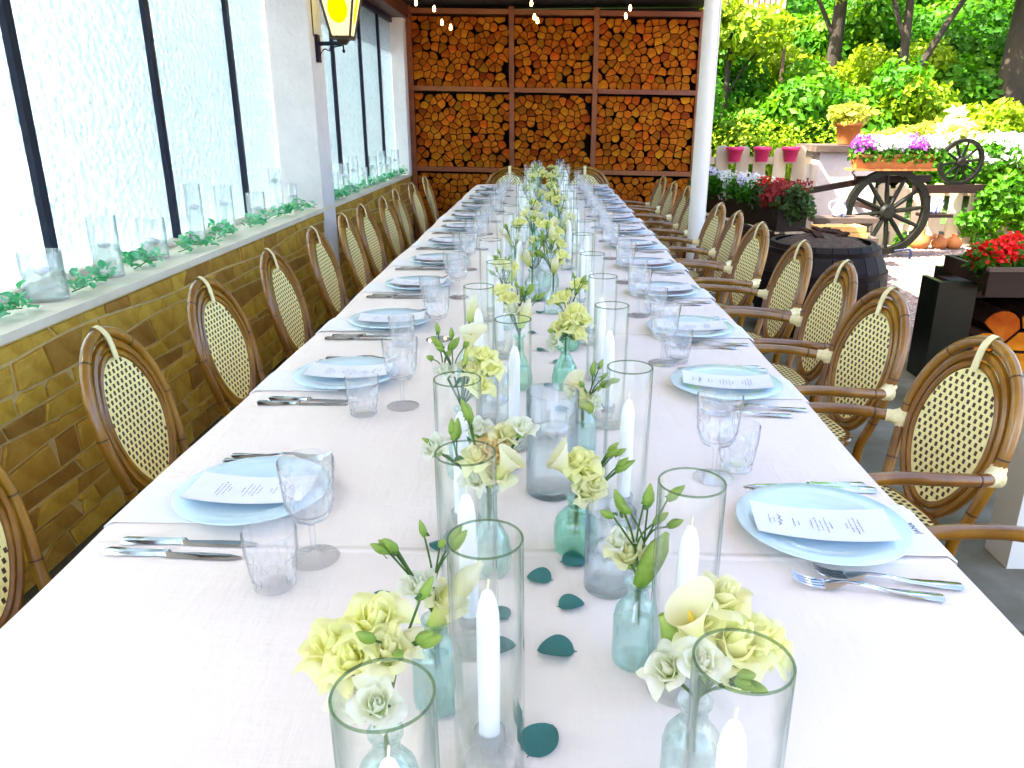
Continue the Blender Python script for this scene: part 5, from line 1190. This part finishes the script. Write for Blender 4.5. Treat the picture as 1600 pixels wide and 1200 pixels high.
cj = MB().lathe([(.001, 0), (.06, 0), (.085, .04), (.09, .075), (.06, .12), (.03, .135), (.034, .16), (.03, .165), (.001, .15)], 18); cj.tube(arc([(.07, 0, .08), (.12, 0, .10), (.15, 0, .125)], 4), [.03, .026, .024, .021, .02, .018, .016, .014, .012][:9], 8)
cj_me = cj.mesh('clay_jug', 'terra')
for x, s, rz, w in ((4.30, 1.25, .2, 'largest, nearest the big wheel'), (4.52, .95, .1, 'middle one'), (4.68, 1.0, 2.6, 'nearest the red geraniums')):
    o = tag(obj('clay_jug', cj_me, None, (x, 9.02, -.05), (0, 0, rz)), 'small terracotta spouted jug at the fence foot, '+w, 'jug', 'terracotta jugs on the gravel'); o.scale = (s, s, s)
# ivy and border plants over the right fence
def big_plant(name, label, cat, loc, blobs, n, L, Wd, m, seed, grp, fl=None):
    parts = [('foliage', shrub_mesh(seed, blobs, n, L, Wd, m))]
    if fl: parts.append(('blossom', florets(seed+500, *fl)))
    return plant(name, label, cat, loc, parts, grp)
big_plant('ivy', 'green ivy hanging over the fence right of the small wheel', 'ivy', (5.25, 9.12, .25), [(0, 0, .25, .34, .12, .26), (.35, 0, .1, .3, .12, .35), (-.25, 0, -.02, .28, .1, .14), (.75, 0, .2, .4, .14, .4)], 2200, .085, .075, 'leaf_a', 71, None)
big_plant('border_shrub', 'pale green flowering shrub behind the small wheel', 'shrub', (5.3, 9.75, .55), [(0, 0, .3, .55, .3, .3), (.6, .1, .25, .5, .3, .35), (-.5, .1, .25, .4, .3, .28)], 2600, .09, .065, 'leaf_a', 72, 'shrubs just behind the fence', ([(0, -.1, .48, .6, .3, .16), (.6, 0, .45, .5, .3, .2)], 700, .07, 'whitefl'))
big_plant('border_shrub', 'golden yellow shrub between flower box and small wheel', 'shrub', (4.55, 10.1, .55), [(0, 0, .45, .55, .35, .3), (.4, 0, .55, .35, .3, .25), (-.5, 0, .4, .45, .3, .25)], 2200, .10, .07, 'gold_leaf', 73, 'shrubs just behind the fence')
big_plant('border_shrub', 'low yellow green shrub behind the terracotta pot', 'shrub', (3.95, 9.95, .55), [(0, 0, .38, .4, .3, .25), (.35, 0, .42, .3, .3, .22)], 1500, .085, .06, 'leaf_b', 74, 'shrubs just behind the fence')
big_plant('tall_lily', 'pale blossoming stem rising above the golden shrub', 'plant', (4.82, 9.9, .9), [(0, 0, .30, .15, .12, .15), (.05, 0, .48, .08, .07, .10), (.15, 0, .36, .09, .1, .08)], 130, .13, .08, 'petal_yellow', 75, None)
big_plant('border_shrub', 'bright green border plant at the right end of the fence', 'shrub', (6.6, 9.0, .0), [(0, 0, .4, .4, .3, .45), (-.5, 0, .25, .3, .25, .3), (.5, 0, .5, .4, .3, .5)], 2600, .10, .05, 'leaf_b', 76, 'shrubs just behind the fence')
big_plant('hedge', 'trimmed yellow green hedge just behind the cream fence', 'hedge', (2.6, 10.4, -.05), [(-.9, 0, .7, .8, .5, .7), (0, 0, .75, .8, .5, .72), (.9, 0, .7, .8, .5, .7), (-1.6, 0, .7, .8, .5, .7)], 9000, .06, .042, 'leaf_b', 77, None)
for i, (x, lb) in enumerate(((3.35, 'left'), (4.1, 'middle'), (5.0, 'right'))):
    big_plant('ground_plant', f'low green plant at the fence foot, {lb} of three', 'plant', (x+.1, 9.12, -.05), [(0, 0, .06, .16, .1, .1)], 160, .08, .05, 'leaf_a', 80+i, 'low plants at the fence foot')

# ------------------------------------------------------------------ hillside, shrubs, trees, chalet balcony
def hill():
    m = MB(); m.grid(lambda u, v: (-6+34*u, 10.2+30*v, -.3+7.5*(v**.8)+.25*math.sin(u*23)*v), 24, 16); tag(m.obj('hillside', 'hill'), kind='structure')
hill()
def hz(y): v = max(0, (y-10.2)/30); return -.3+7.5*v**.8
SH = []
for k, mt in enumerate(('leaf_a', 'leaf_a', 'leaf_b', 'leaf_c', 'leaf_b')):
    g = np.random.default_rng(100+k); bl = [(0, 0, .75, .75, .7, .7)]
    for q in range(9): a = g.uniform(0, TAU); bl.append((.62*math.cos(a), .55*math.sin(a), g.uniform(.45, 1.5), g.uniform(.3, .5), g.uniform(.3, .45), g.uniform(.22, .4)))
    P, N = blob_points(g, bl, 5200); SH.append(leaves(P, N, .125, .085, g, mt, 'crown'))
STM = MB().tube([(0, 0, 0), (.03, .02, .4), (.0, .05, .9)], [.05, .035, .015], 6); STM.tube([(0, 0, .1), (-.2, .05, .6), (-.4, .1, 1.1)], [.03, .02, .008], 5); STM.tube([(0, 0, .1), (.2, -.1, .6), (.4, -.1, 1.1)], [.03, .02, .008], 5)
STM = STM.mesh('trunk', 'bark2')
NAM = ['fresh green', 'mid green', 'yellow green', 'deep green', 'golden green']
r = random.Random(55); k = 0; rows = [(11.6, 1.9, 7.6, 1.05, 1.0), (13.2, 2.0, 9.6, 1.15, 1.05), (14.9, 2.4, 11, 1.3, 1.1), (17.0, 3.0, 13, 1.5, 1.2), (20, 3.5, 16, 1.9, 1.5)]
seq = [0, 1, 2, 0, 3, 1, 0, 4, 1, 3, 0, 2, 1]
for ri, (y, x0, x1, dx, sc) in enumerate(rows):
    x = x0; j = 0
    while x < x1:
        q = seq[(k*5+ri) % len(seq)]; yy = y+r.uniform(-.4, .4); s = sc*r.uniform(.85, 1.2)
        t = thing('shrub', f'{NAM[q]} leafy shrub on the bank, {ORD[j]} from the left in bank row {["one", "two", "three", "four", "five"][ri]}', 'shrub', (x+r.uniform(-.3, .3), yy, hz(yy)-.05), (0, 0, r.uniform(0, TAU)), 'shrubs on the bank behind the fence'); t.scale = (s, s, s*r.uniform(.9, 1.15))
        tag(obj('crown', SH[q], t), kind='stuff'); obj('trunk', STM, t); x += dx*r.uniform(.85, 1.15); k += 1; j += 1
def tree(label, x, y, R, lean, branch, crown, seed, m='leaf_a', n=2600):
    g = np.random.default_rng(seed); x, y = x*.845, y*.845; z = hz(y)-.1; t = thing('tree', label, 'tree', (x, y, z), group='trees on the bank'); t.scale = (.845,)*3
    H = 8; MB().tube(arc([(0, 0, 0), (lean*.2, 0, H*.25), (lean*.55, .1, H*.55), (lean, .1, H)], 4), [R*1.25]+[R*(1.05-.06*i) for i in range(12)], 12).obj('trunk', 'bark2', t)
    for a, b, rr_ in branch: MB().tube(arc([a, ((a[0]+b[0])/2, (a[1]+b[1])/2, (a[2]+b[2])/2+.1), b], 4), [rr_*(1-.08*i) for i in range(9)], 8).obj('limb', 'bark2', t)
    P, N = blob_points(g, crown, n); tag(obj('crown', leaves(P, N, .16, .11, g, m, 'crown'), t), kind='stuff')
tree('tree with the thick dark trunk at the right edge', 8.05, 14.6, .30, .25, [((.05, 0, 3.0), (-1.6, .2, 5.0), .08)], [(-.3, -.2, 3.9, 1.3, .9, .55), (1.2, 0, 4.2, 1.2, 1, .7), (-1.4, 0, 4.6, 1, .8, .5), (0, 0, 6, 2, 2, 1)], 201, 'leaf_a', 3200)
tree('forked tree with a slanting limb above the flower box', 6.05, 14.3, .085, -.1, [((.05, 0, 1.5), (1.3, .2, 3.6), .075), ((0, 0, 2.2), (-.8, .1, 4), .05)], [(1.0, 0, 3.6, .9, .7, .4), (-.9, 0, 3.4, .8, .7, .45), (.2, 0, 4.4, 1.5, 1, .6)], 202, 'leaf_b', 2200)
tree('slim dark tree right of the chalet balcony', 5.35, 15.8, .14, .15, [((0, 0, 2.0), (-.9, 0, 3.4), .05)], [(-.6, 0, 3.3, .7, .6, .4), (.5, 0, 3.2, .7, .6, .4), (0, 0, 4.5, 1.4, 1.2, .6)], 203, 'leaf_a', 2200)
tree('slim tree by the round post on the far left of the bank', 2.9, 13.6, .05, .3, [((0, 0, 1.6), (.7, 0, 2.6), .025)], [(.3, 0, 2.7, .8, .6, .4), (-.5, 0, 3.1, .7, .6, .35)], 204, 'leaf_b', 1500)
t = thing('chalet_balcony', 'chalet balcony with pale reddish slats high among the trees', 'balcony', (2.78, 12.5, 2.52)); t.scale = (.76,)*3
for x in (-.6, 1.0): MB().box(x-.03, x+.03, .1, .16, -4.5, -.081).obj('post', 'housewall', t, smooth=False)
MB().box(-.7, 1.1, .9, 1.1, .0, 2.6).obj('house_wall', 'housewall', t, smooth=False)
for k in range(15): MB().box(-.62+k*.105, -.62+k*.105+.062, -.015, .015, .05+.03*k*.4, 1.0).obj('slat', 'slat', t, smooth=False)
MB().box(-.7, 1.1, -.03, .03, 1.001, 1.08).obj('rail', 'slat', t, smooth=False); MB().box(-.7, 1.1, -.03, .9, -.08, -.0).obj('balcony_floor', 'housewall', t, smooth=False)
def far_wood():
    g = np.random.default_rng(300); n = 26000; P = np.stack([g.uniform(-4, 28, n), g.uniform(21, 27, n), np.zeros(n)], 1); P[:, 2] = [hz(q) for q in P[:, 1]]; P[:, 2] += g.uniform(.2, 7.5, n)
    N = g.normal(size=(n, 3)); N[:, 1] -= 1; N /= np.linalg.norm(N, axis=1)[:, None]
    tag(obj('distant_woods', leaves(P, N, .34, .24, g, 'leaf_b', 'distant_woods')), 'bright yellow green woods far up the bank', kind='stuff')
far_wood()
# greenery outside the frosted windows
for i, (x, y) in enumerate(((-5.2, 3.0), (-5.6, 6.5), (-5.4, 9.5))):
    t = thing('shrub', f'green shrub outside beyond the frosted windows, {ORD[i]} from the near end', 'shrub', (x, y, -.05), (0, 0, i), 'shrubs outside the windows'); t.scale = (1.4, 1.4, 1.3)
    tag(obj('crown', SH[i], t), kind='stuff'); obj('trunk', STM, t)
